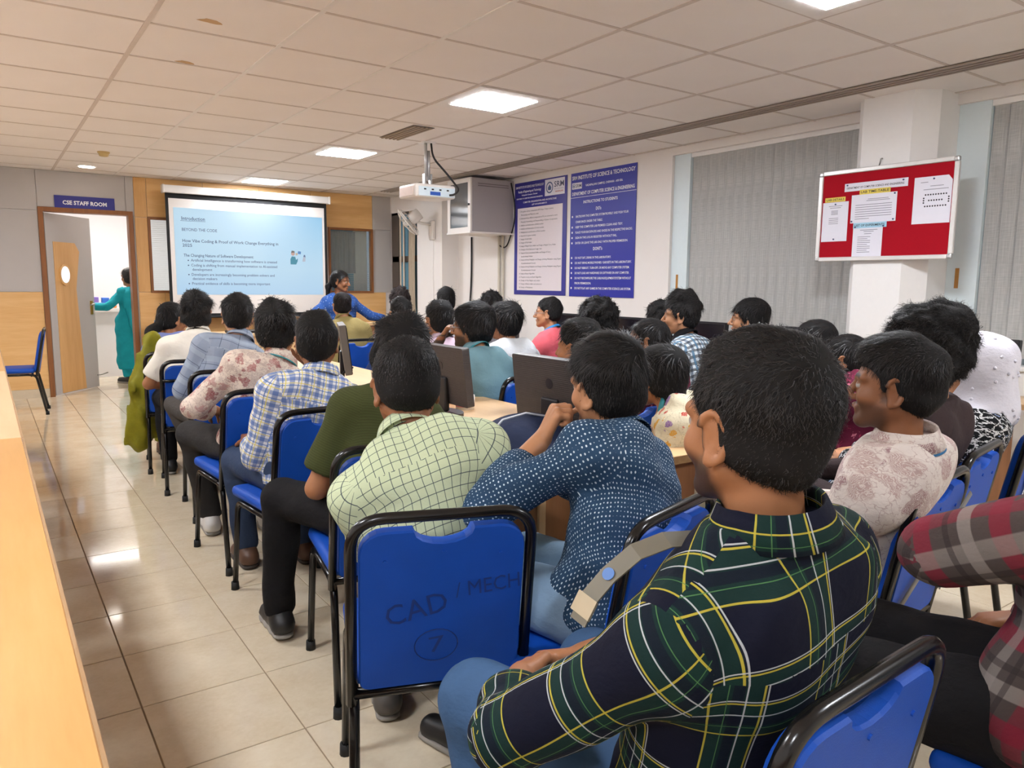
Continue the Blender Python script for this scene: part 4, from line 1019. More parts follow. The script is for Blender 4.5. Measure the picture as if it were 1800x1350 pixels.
def cloth_finish(t, col, rough=0.85, weave=900, wr=0.25, fold=0.35):
    o = t.coord('Object'); uv = t.coord('UV')
    f = t.noise(t.mapping(o, (14, 14, 20)), 1.0, 4, 0.55); n = t.noise(uv, weave, 2)
    h = t.math('ADD', t.math('MULTIPLY', f, 0.9), t.math('MULTIPLY', n, 0.05))
    t.bump(h, fold, 0.03)
    return t.done(col, rough, 0, 0.2)
def m_plain_cloth(name, col, var=0.1, rough=0.85, rib=None):
    if name in MATS: return MATS[name]
    t = NT(name); c = srgb(col); uv, u, v = uvsplit(t)
    cs = t.mix(t.noise(t.coord('Object'), 12, 4), tuple(q * (1 - var) for q in c[:3]) + (1,), tuple(min(1, q * (1 + var)) for q in c[:3]) + (1,))
    if rib: cs = t.mix(t.math('MULTIPLY', band(t, v, rib, 0, rib * 0.4, 0.5), 0.35), cs, tuple(q * 0.45 for q in c[:3]) + (1,))
    MATS[name] = cloth_finish(t, cs, rough); return MATS[name]
def m_plaid(name, base, bands, rough=0.85, rot=0.0, fold=0.3):
    """bands: (axis, period, offset, width, colour, strength)"""
    if name in MATS: return MATS[name]
    t = NT(name); uv = t.coord('UV')
    if rot: uv = t.mapping(uv, (1, 1, 1), (0, 0, rot))
    s = t.node('ShaderNodeSeparateXYZ'); t.l.new(uv, s.inputs[0]); c = srgb(base)
    for ax, per, off, wd, cc, st in bands:
        m = t.math('MULTIPLY', band(t, s.outputs[ax], per, off, wd), st); c = t.mix(m, c, srgb(cc))
    MATS[name] = cloth_finish(t, c, rough, fold=fold); return MATS[name]
def m_dots(name, base, dot, per=0.017, r=0.2, var='#2f5c86'):
    if name in MATS: return MATS[name]
    t = NT(name); uv = t.coord('UV'); n = t.noise(t.coord('Object'), 6, 3)
    vo = t.voro(uv, 1 / per, 'F1', 0.22)
    m = t.step(vo.outputs['Distance'], r * 1.1, r * 0.9)
    # hollow the dots a little so they read as small paired marks
    m2 = t.step(t.voro(t.mapping(uv, (1, 1, 1), (0, 0, 0), (0.002, 0.002, 0)), 1 / per, 'F1', 0.22).outputs['Distance'], r * 0.5, r * 0.35)
    m = t.math('MULTIPLY', m, t.math('SUBTRACT', 1.0, m2))
    MATS[name] = cloth_finish(t, t.mix(m, t.mix(n, srgb(base), srgb(var)), srgb(dot)), 0.8); return MATS[name]
def m_blotch(name, base, cols, scale=14, thr=(0.30, 0.24), leaf=0.0, warp=0.04, thin=None):
    """printed motif: irregular petals in random colours"""
    if name in MATS: return MATS[name]
    t = NT(name); uv = t.coord('UV')
    nz = t.noise(uv, scale * 1.8, 3, 0.6, 1)
    vm = t.node('ShaderNodeVectorMath', operation='MULTIPLY_ADD'); t.l.new(nz, vm.inputs[0]); vm.inputs[1].default_value = (warp,) * 3; t.l.new(uv, vm.inputs[2])
    vo = t.voro(vm.outputs[0], scale); m = t.step(vo.outputs['Distance'], thr[0], thr[1])
    sep = t.node('ShaderNodeSeparateColor'); t.l.new(vo.outputs['Color'], sep.inputs[0])
    stops = []
    for k, c in enumerate(cols): stops.append((k / len(cols) + 0.001, srgb(c)))
    cr = t.ramp(sep.outputs[0], stops)
    cr.node.color_ramp.interpolation = 'CONSTANT'
    c = t.mix(m, srgb(base), cr)
    if thin:
        e = t.voro(vm.outputs[0], scale * thin[0], 'DISTANCE_TO_EDGE'); m2 = t.math('MULTIPLY', t.step(e.outputs[0], thin[1], thin[1] * 0.6), thin[3]); c = t.mix(m2, c, srgb(thin[2]))
    if leaf:
        wv = t.node('ShaderNodeTexWave'); t.l.new(vm.outputs[0], wv.inputs[0]); wv.inputs['Scale'].default_value = 60; wv.inputs['Distortion'].default_value = 8
        c = t.mix(t.math('MULTIPLY', t.math('MULTIPLY', m, t.step(wv.outputs['Fac'], 0.6, 0.75)), leaf), c, srgb(base))
    MATS[name] = cloth_finish(t, c, 0.85); return MATS[name]

# ------------------------------------------------------------------ head, hair, hands
HAIRLINE_Y = np.array([-0.13, -0.085, -0.05, -0.02, -0.004, 0.012, 0.03, 0.05, 0.075, 0.12])
HL = {'m': np.array([-0.078, -0.074, -0.062, -0.04, 0.008, -0.018, -0.005, 0.035, 0.058, 0.066]),
      'low': np.array([-0.105, -0.1, -0.09, -0.065, -0.03, -0.03, -0.01, 0.03, 0.052, 0.058]),
      'f': np.array([-0.12, -0.115, -0.10, -0.07, -0.035, 0.0, 0.02, 0.05, 0.07, 0.08])}
def head_prims(g, c, R, sc, female=False, ears=True, fine=True, closed_eyes=False):
    T = lambda p: c + R @ (np.array(p, float) * sc)
    RR = R
    e = lambda p, r, k=0.02, cut=False: g.ell(T(p), np.array(r) * sc, RR, k * sc, cut)
    co = lambda a, b, ra, rb, k=0.015: g.cone(T(a), T(b), ra * sc, rb * sc, k * sc)
    jw = 0.9 if female else 1.0
    e((0, -0.015, 0.036), (0.075, 0.097, 0.080), 0.02); e((0, 0.022, -0.022), (0.062 * jw, 0.066, 0.084), 0.03)
    for s in (-1, 1):
        co((s * 0.054 * jw, 0.0, -0.05), (s * 0.018, 0.066, -0.092), 0.020 * jw, 0.020, 0.025)
        e((s * 0.040, 0.058, -0.028), (0.024, 0.024, 0.024), 0.02); co((s * 0.05, 0.066, 0.024), (s * 0.012, 0.084, 0.022), 0.011, 0.011, 0.012)
    e((0, 0.074, -0.094), (0.018, 0.016, 0.016), 0.02)
    for s in (-1, 1): e((s * 0.031, 0.094, 0.003), (0.017, 0.014, 0.0125), 0.012, True)
    for s in (-1, 1): e((s * 0.031, 0.0765, 0.003), (0.0125, 0.0125, 0.0125), 0.002)
    co((0, 0.086, 0.014), (0, 0.111, -0.027), 0.0075, 0.0120, 0.009)
    for s in (-1, 1): e((s * 0.0125, 0.094, -0.033), (0.009, 0.010, 0.008), 0.006)
    co((-0.019, 0.083, -0.059), (0, 0.091, -0.056), 0.006, 0.0075, 0.006); co((0.019, 0.083, -0.059), (0, 0.091, -0.056), 0.006, 0.0075, 0.006)
    co((-0.016, 0.083, -0.069), (0.016, 0.083, -0.069), 0.0075, 0.0075, 0.006)
    if ears:
        for s in (-1, 1):
            ty = math.radians(20 * s); Re = R @ np.array([[math.cos(ty), math.sin(ty), 0], [-math.sin(ty), math.cos(ty), 0], [0, 0, 1]])
            ec = T((s * 0.080, -0.010, -0.006))
            L = lambda p: ec + Re @ (np.array(p) * sc)
            g.ell(L((0, 0, 0)), np.array((0.007, 0.019, 0.031)) * sc, Re, 0.006 * sc)
            pts = []
            for k in range(9):
                a = math.radians(60 + 215 * k / 8); pts.append((s * 0.006, 0.020 * math.cos(a) - 0.001, 0.033 * math.sin(a) + 0.002))
            # helix runs from the front top, over the back and down to the lobe
            pts = [(s * 0.006, 0.021 * math.cos(math.radians(q)), 0.034 * math.sin(math.radians(q))) for q in range(30, 261, 25)]
            for a, b in zip(pts[:-1], pts[1:]): g.cone(L(a), L(b), 0.0055 * sc, 0.0055 * sc, 0.003 * sc)
            g.ell(L((s * 0.002, 0.006, -0.031)), np.array((0.007, 0.010, 0.012)) * sc, Re, 0.006 * sc)
            g.ell(L((s * 0.010, 0.004, -0.004)), np.array((0.007, 0.009, 0.014)) * sc, Re, 0.003 * sc, True)
def head_attrs(V, c, R, sc, beard, female=False):
    p = ((V - c) @ R) / sc; x, y, z = p.T; ax = np.abs(x)
    sm = lambda v, a, b: np.clip((v - a) / (b - a), 0, 1)
    inh = (np.abs(z) < 0.16) & (ax < 0.1) & (y > -0.05)
    lip = sm(0.024 - ax, 0, 0.004) * sm(0.0115 - np.abs(z + 0.0630), 0, 0.004) * sm(y, 0.078, 0.082) * inh
    d = np.sqrt((ax - 0.031) ** 2 + (y - 0.0765) ** 2 + (z - 0.003) ** 2)
    eye = sm(0.0137 - d, 0, 0.001) * sm(0.006 - np.abs(z - 0.002), 0, 0.002) * inh
    iris = eye * sm(0.006 - np.hypot(ax - 0.031, z - 0.003), 0, 0.002)
    brow = sm(0.007 - np.abs(z - 0.026 - 0.004 * np.sin(ax * 60)), 0, 0.003) * sm(y, 0.055, 0.065) * ((ax > 0.010) & (ax < 0.052)) * inh
    b = np.zeros(len(V))
    if beard > 0:
        line = sm(-0.040 - z + 0.1 * np.clip(y - 0.02, 0, 1), -0.006, 0.012) * sm(z, -0.13, -0.112) * sm(y, -0.006, 0.014)
        chk = 1 - sm(y, 0.05, 0.062) * sm(z, -0.058, -0.05) * sm(0.045 - ax, 0, 0.01)
        side = sm(0.012 - np.abs(y - 0.012), 0, 0.004) * sm(0.03 - z, 0, 0.01) * sm(ax, 0.055, 0.06) * sm(z, -0.05, -0.03)
        mou = sm(0.006 - np.abs(z + 0.047), 0, 0.003) * sm(0.026 - ax, 0, 0.004) * sm(y, 0.078, 0.083)
        b = np.maximum.reduce([line * chk, side, mou]) * beard * (1 - lip)
    return {'lip': lip, 'eye': eye, 'iris': iris, 'beard': np.clip(np.maximum(b, brow * 0.9) * inh, 0, 1)}
def fbm(P, seed, f):
    r = np.random.default_rng(seed); o = 0
    for k in range(6):
        a = unit(r.normal(size=3)) * f * (0.6 + 0.35 * k); b = unit(r.normal(size=3)) * f * 0.5
        o = o + np.sin(P @ a + 1.5 * np.sin(P @ b + r.uniform(0, 6)) + r.uniform(0, 6)) / (1 + 0.4 * k)
    return o / 3
def hair_mesh(style, seed, lod):
    """hair in head-local metres: a shaped cap plus a few thousand strands. returns V, F(quads)"""
    st = dict(side=0.010, top=0.022, back=0.012, line='m', L=0.030, lift=0.45, curl=0.0, noise=0.004, nf=60, fall=None, n=1.0, wd=1.0, sweep=0.0, taper=0.009)
    st.update(style)
    df = {0: 0.006, 1: 0.008, 2: 0.010}[lod]
    zlo = -0.16
    for a, b, ra, rb in (st['fall'] or []): zlo = min(zlo, a[2] - ra, b[2] - rb)
    g = Grid((-0.18, -0.24, zlo - 0.03), (0.18, 0.16, 0.20), df)
    g.ell((0, -0.018 - st['back'] * 0.4, 0.036 + st['top'] * 0.35), (0.076 + st['side'], 0.099 + st['back'] * 0.8, 0.082 + st['top'] * 0.8), None, 0.0)
    g.ell((0, -0.03, -0.02), (0.071 + st['side'] * 0.8, 0.078 + st['back'], 0.075), None, 0.03)
    if st['top'] > 0.024: g.ell((0, 0.03, 0.075), (0.06, 0.065 , 0.045 + st['top'] * 0.5), None, 0.03)
    X, Y, Z = g.full()
    if st['noise']:
        r = np.random.default_rng(seed); d = 0
        for k in range(4):
            a = unit(r.normal(size=3)) * st['nf'] * r.uniform(0.7, 1.5); b = unit(r.normal(size=3)) * st['nf'] * 0.6
            d = d + np.sin(X * a[0] + Y * a[1] + Z * a[2] + 1.5 * np.sin(X * b[0] + Y * b[1] + Z * b[2]))
        g.v = g.v + (d * st['noise'] * 0.5).astype(np.float32)
    hl = np.interp(g.ax[1], HAIRLINE_Y, HL[st['line']])[None, :, None]
    front = np.interp(g.ax[1], [-0.05, 0.05, 0.09, 0.13], [0, 0, 0.004, 0.0])[None, :, None]
    hz = Z - hl; g.v = g.v + (np.clip((0.040 - hz) / 0.040, 0, 1) * st['taper']).astype(np.float32)
    g.v = np.maximum(g.v, ((hl + 0.003 * np.sin(X * 190 + 3 * np.sin(Y * 160)) - Z) * 0.75).astype(np.float32))
    for a, b, ra, rb in (st['fall'] or []): g.cone(a, b, ra, rb, 0.03, (np.array([0, 1, 0]), 0.65) if ra > 0.04 else None)
    V, F = g.nets(1)
    # strands
    ns = int({0: 9500, 1: 2900, 2: 1200}[lod] * min(st['n'], 1.4))
    r = np.random.default_rng(seed + 5)
    pick = r.integers(0, len(F), ns); w4 = r.dirichlet((1, 1, 1, 1), ns)
    q = V[F[pick]]; P0 = (q * w4[:, :, None]).sum(1)
    N = np.cross(q[:, 2] - q[:, 0], q[:, 3] - q[:, 1]); N /= np.linalg.norm(N, axis=1)[:, None] + 1e-9
    cen = np.array([0, -0.02, 0.02]); N *= np.sign(((P0 - cen) * N).sum(1))[:, None]
    crown = np.array([0.012, -0.055, 0.12])
    fl = P0 - crown; fl = fl + np.array([0, 0, -0.05]); 
    topm = np.clip((P0[:, 2] - 0.05) / 0.05, 0, 1)[:, None]
    fl = fl * (1 - 0.7 * topm) + np.array([st['sweep'], 0.12, 0.0]) * topm * 0.7
    fl = fl - N * (fl * N).sum(1)[:, None]; fl /= np.linalg.norm(fl, axis=1)[:, None] + 1e-9
    jit = r.normal(size=(ns, 3)) * 0.28
    zf = np.clip((P0[:, 2] + 0.05) / 0.12, 0.4, 1)            # short at the nape, longer on top
    L = st['L'] * zf * r.uniform(0.6, 1.3, ns)
    D = fl + N * (st['lift'] * r.uniform(0.4, 1.4, ns))[:, None] + jit; D /= np.linalg.norm(D, axis=1)[:, None]
    S = (4 if lod == 0 else 3) if (st['curl'] > 0 or st['L'] > 0.04) and lod < 2 else (3 if lod == 0 else 2)
    wd = {0: 0.0008, 1: 0.0015, 2: 0.0023}[lod] * st['wd'] * r.uniform(0.7, 1.3, ns)
    B = np.cross(D, N); B /= np.linalg.norm(B, axis=1)[:, None] + 1e-9
    ph = r.uniform(0, 6.28, ns); pts = []
    for s in range(S + 1):
        t = s / S
        p = P0 - N * 0.003 + D * (L * t)[:, None] - N * (L * st['lift'] * 0.7 * t * t)[:, None] + np.array([0, 0, -1]) * (L * 0.22 * t * t)[:, None]
        if st['curl']: p = p + (B * np.sin(ph + 5.5 * t)[:, None] + N * np.cos(ph + 5.5 * t)[:, None]) * (st['curl'] * t)
        ww = (wd * (1 - 0.75 * t))[:, None]
        pts.append(p - B * ww); pts.append(p + B * ww)
    SV = np.stack(pts, 1).reshape(-1, 3); k = 2 * (S + 1); base = len(V) + np.arange(ns)[:, None] * k
    SF = np.concatenate([base + np.array([[2 * s, 2 * s + 1, 2 * s + 3, 2 * s + 2]]) for s in range(S)])
    tone = np.concatenate([np.zeros(len(V)), np.repeat(r.uniform(0.2, 1.0, ns), k)])
    return np.concatenate([V, SV]), np.concatenate([F, SF.astype(np.int32)]), tone
HAIR = {
 'short': dict(),
 'short2': dict(top=0.026, L=0.036, lift=0.5, noise=0.005),
 'buzz': dict(top=0.016, side=0.007, L=0.022, lift=0.8, noise=0.002),
 'wavy': dict(taper=0.003, top=0.036, side=0.020, back=0.020, L=0.05, lift=0.55, curl=0.006, noise=0.010, nf=45, line='low', sweep=0.03),
 'quiff': dict(top=0.046, side=0.009, back=0.012, L=0.045, lift=0.55, curl=0.007, noise=0.010, nf=60),
 'curly': dict(taper=0.003, top=0.042, side=0.026, back=0.026, L=0.036, lift=0.8, curl=0.013, noise=0.009, nf=105, n=1.7, line='low'),
 'mop': dict(taper=0.003, top=0.034, side=0.024, back=0.026, L=0.05, lift=0.25, noise=0.007, nf=40, line='low'),
 'tail': dict(taper=0.003, top=0.012, side=0.010, back=0.012, L=0.05, lift=0.05, noise=0.001, line='f', fall=[((0, -0.10, -0.02), (0, -0.15, -0.08), 0.024, 0.03), ((0, -0.15, -0.08), (0.0, -0.14, -0.24), 0.03, 0.02)]),
 'bigtail': dict(taper=0.003, top=0.014, side=0.012, back=0.014, L=0.05, lift=0.1, noise=0.003, line='f', fall=[((0, -0.10, -0.05), (-0.02, -0.14, -0.12), 0.03, 0.05), ((-0.02, -0.14, -0.12), (-0.035, -0.13, -0.28), 0.055, 0.05)]),
 'long': dict(taper=0.003, top=0.016, side=0.016, back=0.020, L=0.06, lift=0.05, noise=0.002, line='f', fall=[((0, -0.055, -0.03), (0, -0.085, -0.16), 0.085, 0.075), ((0, -0.085, -0.16), (0.0, -0.10, -0.24), 0.075, 0.055)]),
 'bun': dict(taper=0.003, top=0.012, side=0.010, back=0.012, L=0.05, lift=0.04, noise=0.001, line='f', fall=[((0, -0.115, -0.02), (0, -0.135, -0.03), 0.036, 0.036)]),
}
def hand_prims(g, wrist, d, n, side, curl=0.5, spread=1.0, s=1.0, fist=False):
    """d points to the fingers, n is the back of the hand, side=+1 right hand"""
    d = unit(d); n = unit(A3(n) - d * (A3(n) @ d)); x = np.cross(d, n) * side      # x: towards the thumb
    w = A3(wrist); knu = []
    for k, (o, L) in enumerate(((0.030, 0.082), (0.010, 0.086), (-0.011, 0.082), (-0.030, 0.074))):
        b = w + d * L * s + x * (o * s); knu.append(b)
        g.cone(w + x * o * 0.6 * s + d * 0.012, b, 0.0145 * s, 0.0118 * s, 0.010)
    for k, (b, L) in enumerate(zip(knu, (0.072, 0.080, 0.074, 0.058))):
        L *= s; a = 0.0; p = b; dd = d + x * (0.10 - 0.07 * k) * spread; dd = unit(dd)
        for j, (fr, r0, r1) in enumerate(((0.45, 0.0098, 0.0088), (0.30, 0.0088, 0.0080), (0.25, 0.0080, 0.0066))):
            a += curl * (0.9, 1.15, 0.8)[j] * (1 + 0.06 * k)
            q = p + (dd * math.cos(a) - n * math.sin(a)) * L * fr
            g.cone(p, q, r0 * s, r1 * s, 0.0035); p = q
    p = w + d * 0.022 * s + x * 0.026 * s - n * 0.006
    for j, (L, r0, r1) in enumerate(((0.042, 0.0150, 0.0115), (0.032, 0.0112, 0.0098), (0.026, 0.0098, 0.0075))):
        a = 0.75 - 0.28 * j - curl * 0.25
        q = p + unit(d * math.cos(a) + x * math.sin(a) - n * (0.25 + 0.45 * curl)) * L * s
        g.cone(p, q, r0 * s, r1 * s, 0.006); p = q
# ------------------------------------------------------------------ person builder
def seg_dist(V, a, b):
    ba = b - a; t = np.clip(((V - a) @ ba) / (ba @ ba + 1e-9), 0, 1); c = a + t[:, None] * ba
    return np.linalg.norm(V - c, axis=1), t, c
def add_attr(me, name, arr):
    a = me.attributes.new(name, 'FLOAT', 'POINT'); a.data.foreach_set('value', np.asarray(arr, np.float32))
def set_uv(me, UV):
    l = me.uv_layers.new(name='UVMap'); l.data.foreach_set('uv', np.asarray(UV, np.float32).ravel())
LOD = {0: (0.013, 0.0042, 0.0085), 1: (0.018, 0.0065, 0.012), 2: (0.024, 0.0085, 0.017)}
SKIN = {'a': '#8a5a3c', 'b': '#a06c49', 'c': '#b98460', 'd': '#6e4630'}
def loft_ring(name, c, up, fwd, prof, mat, parent, n=40, gap=0.0, squash=1.0):
    """prof: (radius, height) polyline swept round the neck; gap leaves the front open (radians); fwd offset drops the front"""
    up = unit(up); fwd = unit(fwd - up * (fwd @ up)); rt = np.cross(fwd, up); V = []; F = []
    m = len(prof)
    for k in range(n + 1):
        a = math.pi / 2 + gap / 2 + (2 * math.pi - gap) * k / n
        ca, sa = math.cos(a), math.sin(a)
        for q in prof:
            r, h = q[0], q[1]; dr = q[2] if len(q) > 2 else 0.0
            V.append(c + rt * (ca * r) + fwd * (sa * r * squash) + up * (h - dr * max(0, sa)))
    for k in range(n):
        for j in range(m - 1): F.append((k * m + j, (k + 1) * m + j, (k + 1) * m + j + 1, k * m + j + 1))
    o = link(name, np_mesh(name, V, F), mat, parent)
    md = o.modifiers.new('thickness', 'SOLIDIFY'); md.thickness = 0.0018; md.offset = 0
    # per-loop UV
    me = o.data; UV = []
    for p in me.polygons:
        for vi in p.vertices: UV.append(((vi // m) / n * 0.42, (vi % m) * 0.03))
    set_uv(me, UV)
    return o
NP = [0]
def thin_out(me, ratio):
    """collapse the flat areas of a dense skin; detail stays where it curves"""
    o = bpy.data.objects.new('tmp', me); COL.objects.link(o)
    md = o.modifiers.new('d', 'DECIMATE'); md.ratio = ratio
    out = bpy.data.meshes.new_from_object(o.evaluated_get(bpy.context.evaluated_depsgraph_get()))
    bpy.data.objects.remove(o); bpy.data.meshes.remove(me); out.name = 'person'
    return out
def person(label, pos, yaw, head, shirt, trousers, hair, cat='person', hyaw=None, hp=0.0, hr=0.0, lod=1, L=None, R=None, hl=None, hrr=None, sleeve='long', skin='b', build=1.0,
           female=False, beard=0.0, collar=True, stand=False, knees=None, ankles=None, hsc=1.0, group='seated students', lanyard=None, dress=0.0, shoes='black', folds=0.006, haircol='#120e0d', twist=0.0,
           shirt_off=0.014, neck=0.0, sdrop=0.0, fwd_in=0.05, feet=True, shyaw=None, tmat=None, noshirt_z=None, legs_hidden=False, collar_mat=None, seatz=0.565, hairseed=None, lowneck=0.0, pelvis_z=None):
    NP[0] += 1; seed = NP[0] * 17
    ya = math.radians(yaw); rgt = np.array([math.cos(ya), -math.sin(ya), 0]); fw = np.array([math.sin(ya), math.cos(ya), 0]); pos = (pos[0] + (0 if stand else fwd_in) * fw[0], pos[1] + (0 if stand else fwd_in) * fw[1]); org = np.array([pos[0], pos[1], 0.0]); head = (head[0], head[1], head[2] - (0.0 if stand else 0.026))
    loc = lambda p: np.array([(A3(p) - org) @ rgt, (A3(p) - org) @ fw, p[2]])
    dc, df, ds = LOD[lod]
    c = loc(head); Rh = rotm(math.radians((hyaw if hyaw is not None else yaw) - yaw), math.radians(hp), math.radians(hr))
    Rn = rotm(math.radians(((hyaw if hyaw is not None else yaw) - yaw) * 0.3), math.radians(hp * 0.6), math.radians(hr * 0.6))
    NB = c + Rn @ np.array([0, -0.035, -0.147 - neck]) * hsc
    P0 = np.array([0, 0, pelvis_z or (0.86 if stand else seatz)])
    if not stand:
        lean = NB[1]
        C1 = P0 + np.array([NB[0] * 0.15, -0.06 + 0.1 * min(0, lean), 0.24]); 
    else: C1 = (P0 + NB) / 2 + np.array([0, -0.02, 0])
    Bz = lambda t: (1 - t) ** 2 * P0 + 2 * t * (1 - t) * C1 + t * t * NB
    S1, S2, S3 = Bz(0.30), Bz(0.62), Bz(0.84)
    up = unit(NB - Bz(0.75)); f0 = np.array([math.sin(twist), math.cos(twist), 0]); tf = unit(f0 - up * (f0 @ up)); tr = np.cross(tf, up)
    sw = (0.150 if female else 0.172) * build
    SHL = NB - up * (0.100 + sdrop) - tr * sw; SHR = NB - up * (0.100 + sdrop) + tr * sw
    l1, l2 = (0.27, 0.235) if female else (0.295, 0.255)
    L = L or ((-0.10, 0.30, 0.68), (-0.6, -0.5, -0.4)); R = R or ((0.10, 0.30, 0.68), (0.6, -0.5, -0.4))
    EL, WL = ik(SHL, L[0], l1, l2, L[1]); ER, WR = ik(SHR, R[0], l1, l2, R[1])
    HPL = P0 + np.array([-0.088, 0.0, -0.01]); HPR = P0 + np.array([0.088, 0.0, -0.01])
    if stand:
        knees = knees or ((-0.09, 0.02, 0.47), (0.09, 0.02, 0.47)); ankles = ankles or ((-0.09, -0.01, 0.09), (0.09, -0.01, 0.09))
    else:
        knees = knees or ((-0.12, 0.43, 0.54), (0.12, 0.43, 0.54)); ankles = ankles or ((-0.12, 0.40, 0.09), (0.12, 0.38, 0.09))
    KL, KR = A3(knees[0]), A3(knees[1]); AL, AR = A3(ankles[0]), A3(ankles[1])
    hl = hl or {}; hrr = hrr or {}
    hands = []
    for side, E, W, hh in ((-1, EL, WL, hl), (1, ER, WR, hrr)):
        d = A3(hh.get('d', unit(W - E) + np.array([0, 0, -0.1]))); n = A3(hh.get('n', (0.0, 0.15, 1.0))); hands.append((side, W, unit(d), n, hh.get('curl', 0.45)))
    b = build
    def torso(g, o, hipr=1.0, cloth=True):
        fl = lambda q: (tf, q)
        g.cone(P0, S1, 0.160 * b * hipr + o, 0.146 * b * (0.90 if female else 1) + o, 0.03, fl(0.72)); g.cone(S1, S2, 0.146 * b * (0.90 if female else 1) + o, 0.162 * b + o, 0.04, fl(0.66))
        g.cone(S2, NB - up * (0.135 * b + 0.010), 0.162 * b + o, 0.138 * b + o, 0.04, fl(0.62)); g.cone(SHL + tr * 0.02, SHR - tr * 0.02, 0.056 + o, 0.056 + o, 0.06)
        tk = (0.030, 0.052, 0.055) if cloth else (0.052, 0.040, 0.015)
        g.cone(NB - up * tk[0], SHL, tk[1] + o * 0.6, 0.046 + o, tk[2]); g.cone(NB - up * tk[0], SHR, tk[1] + o * 0.6, 0.046 + o, tk[2])
        # shoulder blades give the back some relief
        if not cloth: return
        for s in (-1, 1): g.ell(Bz(0.80) + tr * s * 0.085 * b - tf * (0.072 * b + o * 0.6), (0.06, 0.03, 0.075), np.stack([tr, tf, up], 1), 0.05)
        if female:
            for s in (-1, 1): g.ell(Bz(0.70) + tr * s * 0.07 + tf * 0.085, (0.062 + o, 0.055 + o, 0.062 + o), None, 0.04)
    ar = (0.047 if not female else 0.040) * (0.5 + 0.5 * b)
    # ---- body
    pts = np.array([P0, S1, NB, SHL, SHR, EL, WL, ER, WR, KL, KR, AL, AR, c]); lo = pts.min(0) - 0.21; hi = pts.max(0) + 0.21
    lo[2] = 0.0
    fine = [(c - 0.135 * hsc, c + 0.135 * hsc)] + [(h[1] + h[2] * 0.09 - 0.105, h[1] + h[2] * 0.09 + 0.105) for h in hands if not (lod == 2 and not (hl.get('vis') or hrr.get('vis')))]
    g = Grid(lo, hi, dc, df, fine)
    torso(g, -0.012, 0.94, False)
    g.cone(NB - up * 0.04, c + Rh @ np.array([0, -0.022, -0.055]) * hsc, 0.056 * (0.85 if female else 1), 0.052 * (0.85 if female else 1), 0.015)
    for s, S, E, W in ((-1, SHL, EL, WL), (1, SHR, ER, WR)):
        g.cone(S, E, ar, ar * 0.82, 0.03); g.cone(E, E + (W - E) * 0.35, ar * 0.82, ar * 0.84, 0.015); g.cone(E + (W - E) * 0.35, W, ar * 0.84, 0.025, 0.015)
    for s, H_, K, A in ((-1, HPL, KL, AL), (1, HPR, KR, AR)):
        g.cone(H_, K, 0.080 * b, 0.052, 0.03); g.cone(K, K + (A - K) * 0.35, 0.052, 0.050, 0.015); g.cone(K + (A - K) * 0.35, A, 0.050, 0.036, 0.015)
        fd = unit(np.array([A[0] - K[0], 0.8, 0])); g.cone(A - np.array([0, 0.02, 0.04]), A + fd * 0.13 - np.array([0, 0, 0.055]), 0.034, 0.026, 0.02)
    head_prims(g, c, Rh, hsc, female)
    for h in hands: hand_prims(g, h[1], h[2], h[3], h[0], h[4], 1.0, 0.92 if female else 1.0)
    V, F = g.nets(1)
    me = thin_out(np_mesh('person', V, F), {0: 0.40, 1: 0.36, 2: 0.6}[lod]); V = np.empty(len(me.vertices) * 3, np.float32); me.vertices.foreach_get('co', V); V = V.reshape(-1, 3).astype(float)
    for k, a in head_attrs(V, c, Rh, hsc, beard, female).items(): add_attr(me, k, a)
    root = link('person', me, m_skin('skin_' + skin, SKIN[skin]))
    root.location = (pos[0], pos[1], 0); root.rotation_euler = (0, 0, -ya); tag(root, label, cat, group)
    # ---- shirt
    o = shirt_off
    ext = {'long': 0.96, 'roll': 0.45, 'short': 0.0, 'three': 0.6}[sleeve]
    g = Grid(pts.min(0) - 0.20, np.maximum(pts.max(0), 0) + 0.20, ds)
    torso(g, o, 1.06)
    g.cone(NB - up * 0.05, NB + up * 0.05, 0.070 if not female else 0.062, 0.067 if not female else 0.059, 0.02)
    for S, E, W in ((SHL, EL, WL), (SHR, ER, WR)):
        if sleeve == 'short': g.cone(S, S + (E - S) * 0.78, ar + o + 0.004, ar + o + 0.012, 0.03)
        else:
            g.cone(S, E, ar + o + 0.003, ar * 0.86 + o + 0.003, 0.03); e2 = E + (W - E) * ext
            g.cone(E, e2, ar * 0.86 + o + 0.003, (ar * 0.8 if ext < 0.7 else 0.030) + o * 0.9, 0.015)
            if sleeve == 'roll': g.cone(E + (W - E) * (ext - 0.06), e2, ar * 0.85 + o + 0.006, ar * 0.85 + o + 0.006, 0.004)
    if dress:
        for H_, K in ((HPL, KL), (HPR, KR)): g.cone(H_, H_ + (K - H_) * dress, 0.10 * b + o, 0.078 + o, 0.05)
        if stand: g.cone(P0, (0, 0.0, P0[2] - 0.42 * dress), 0.165 * b, 0.19, 0.05, (np.array([0, 1.0, 0]), 0.7))
    if folds: g.folds(folds, seed, 24.0, (0.7, 0.7, 1.5))
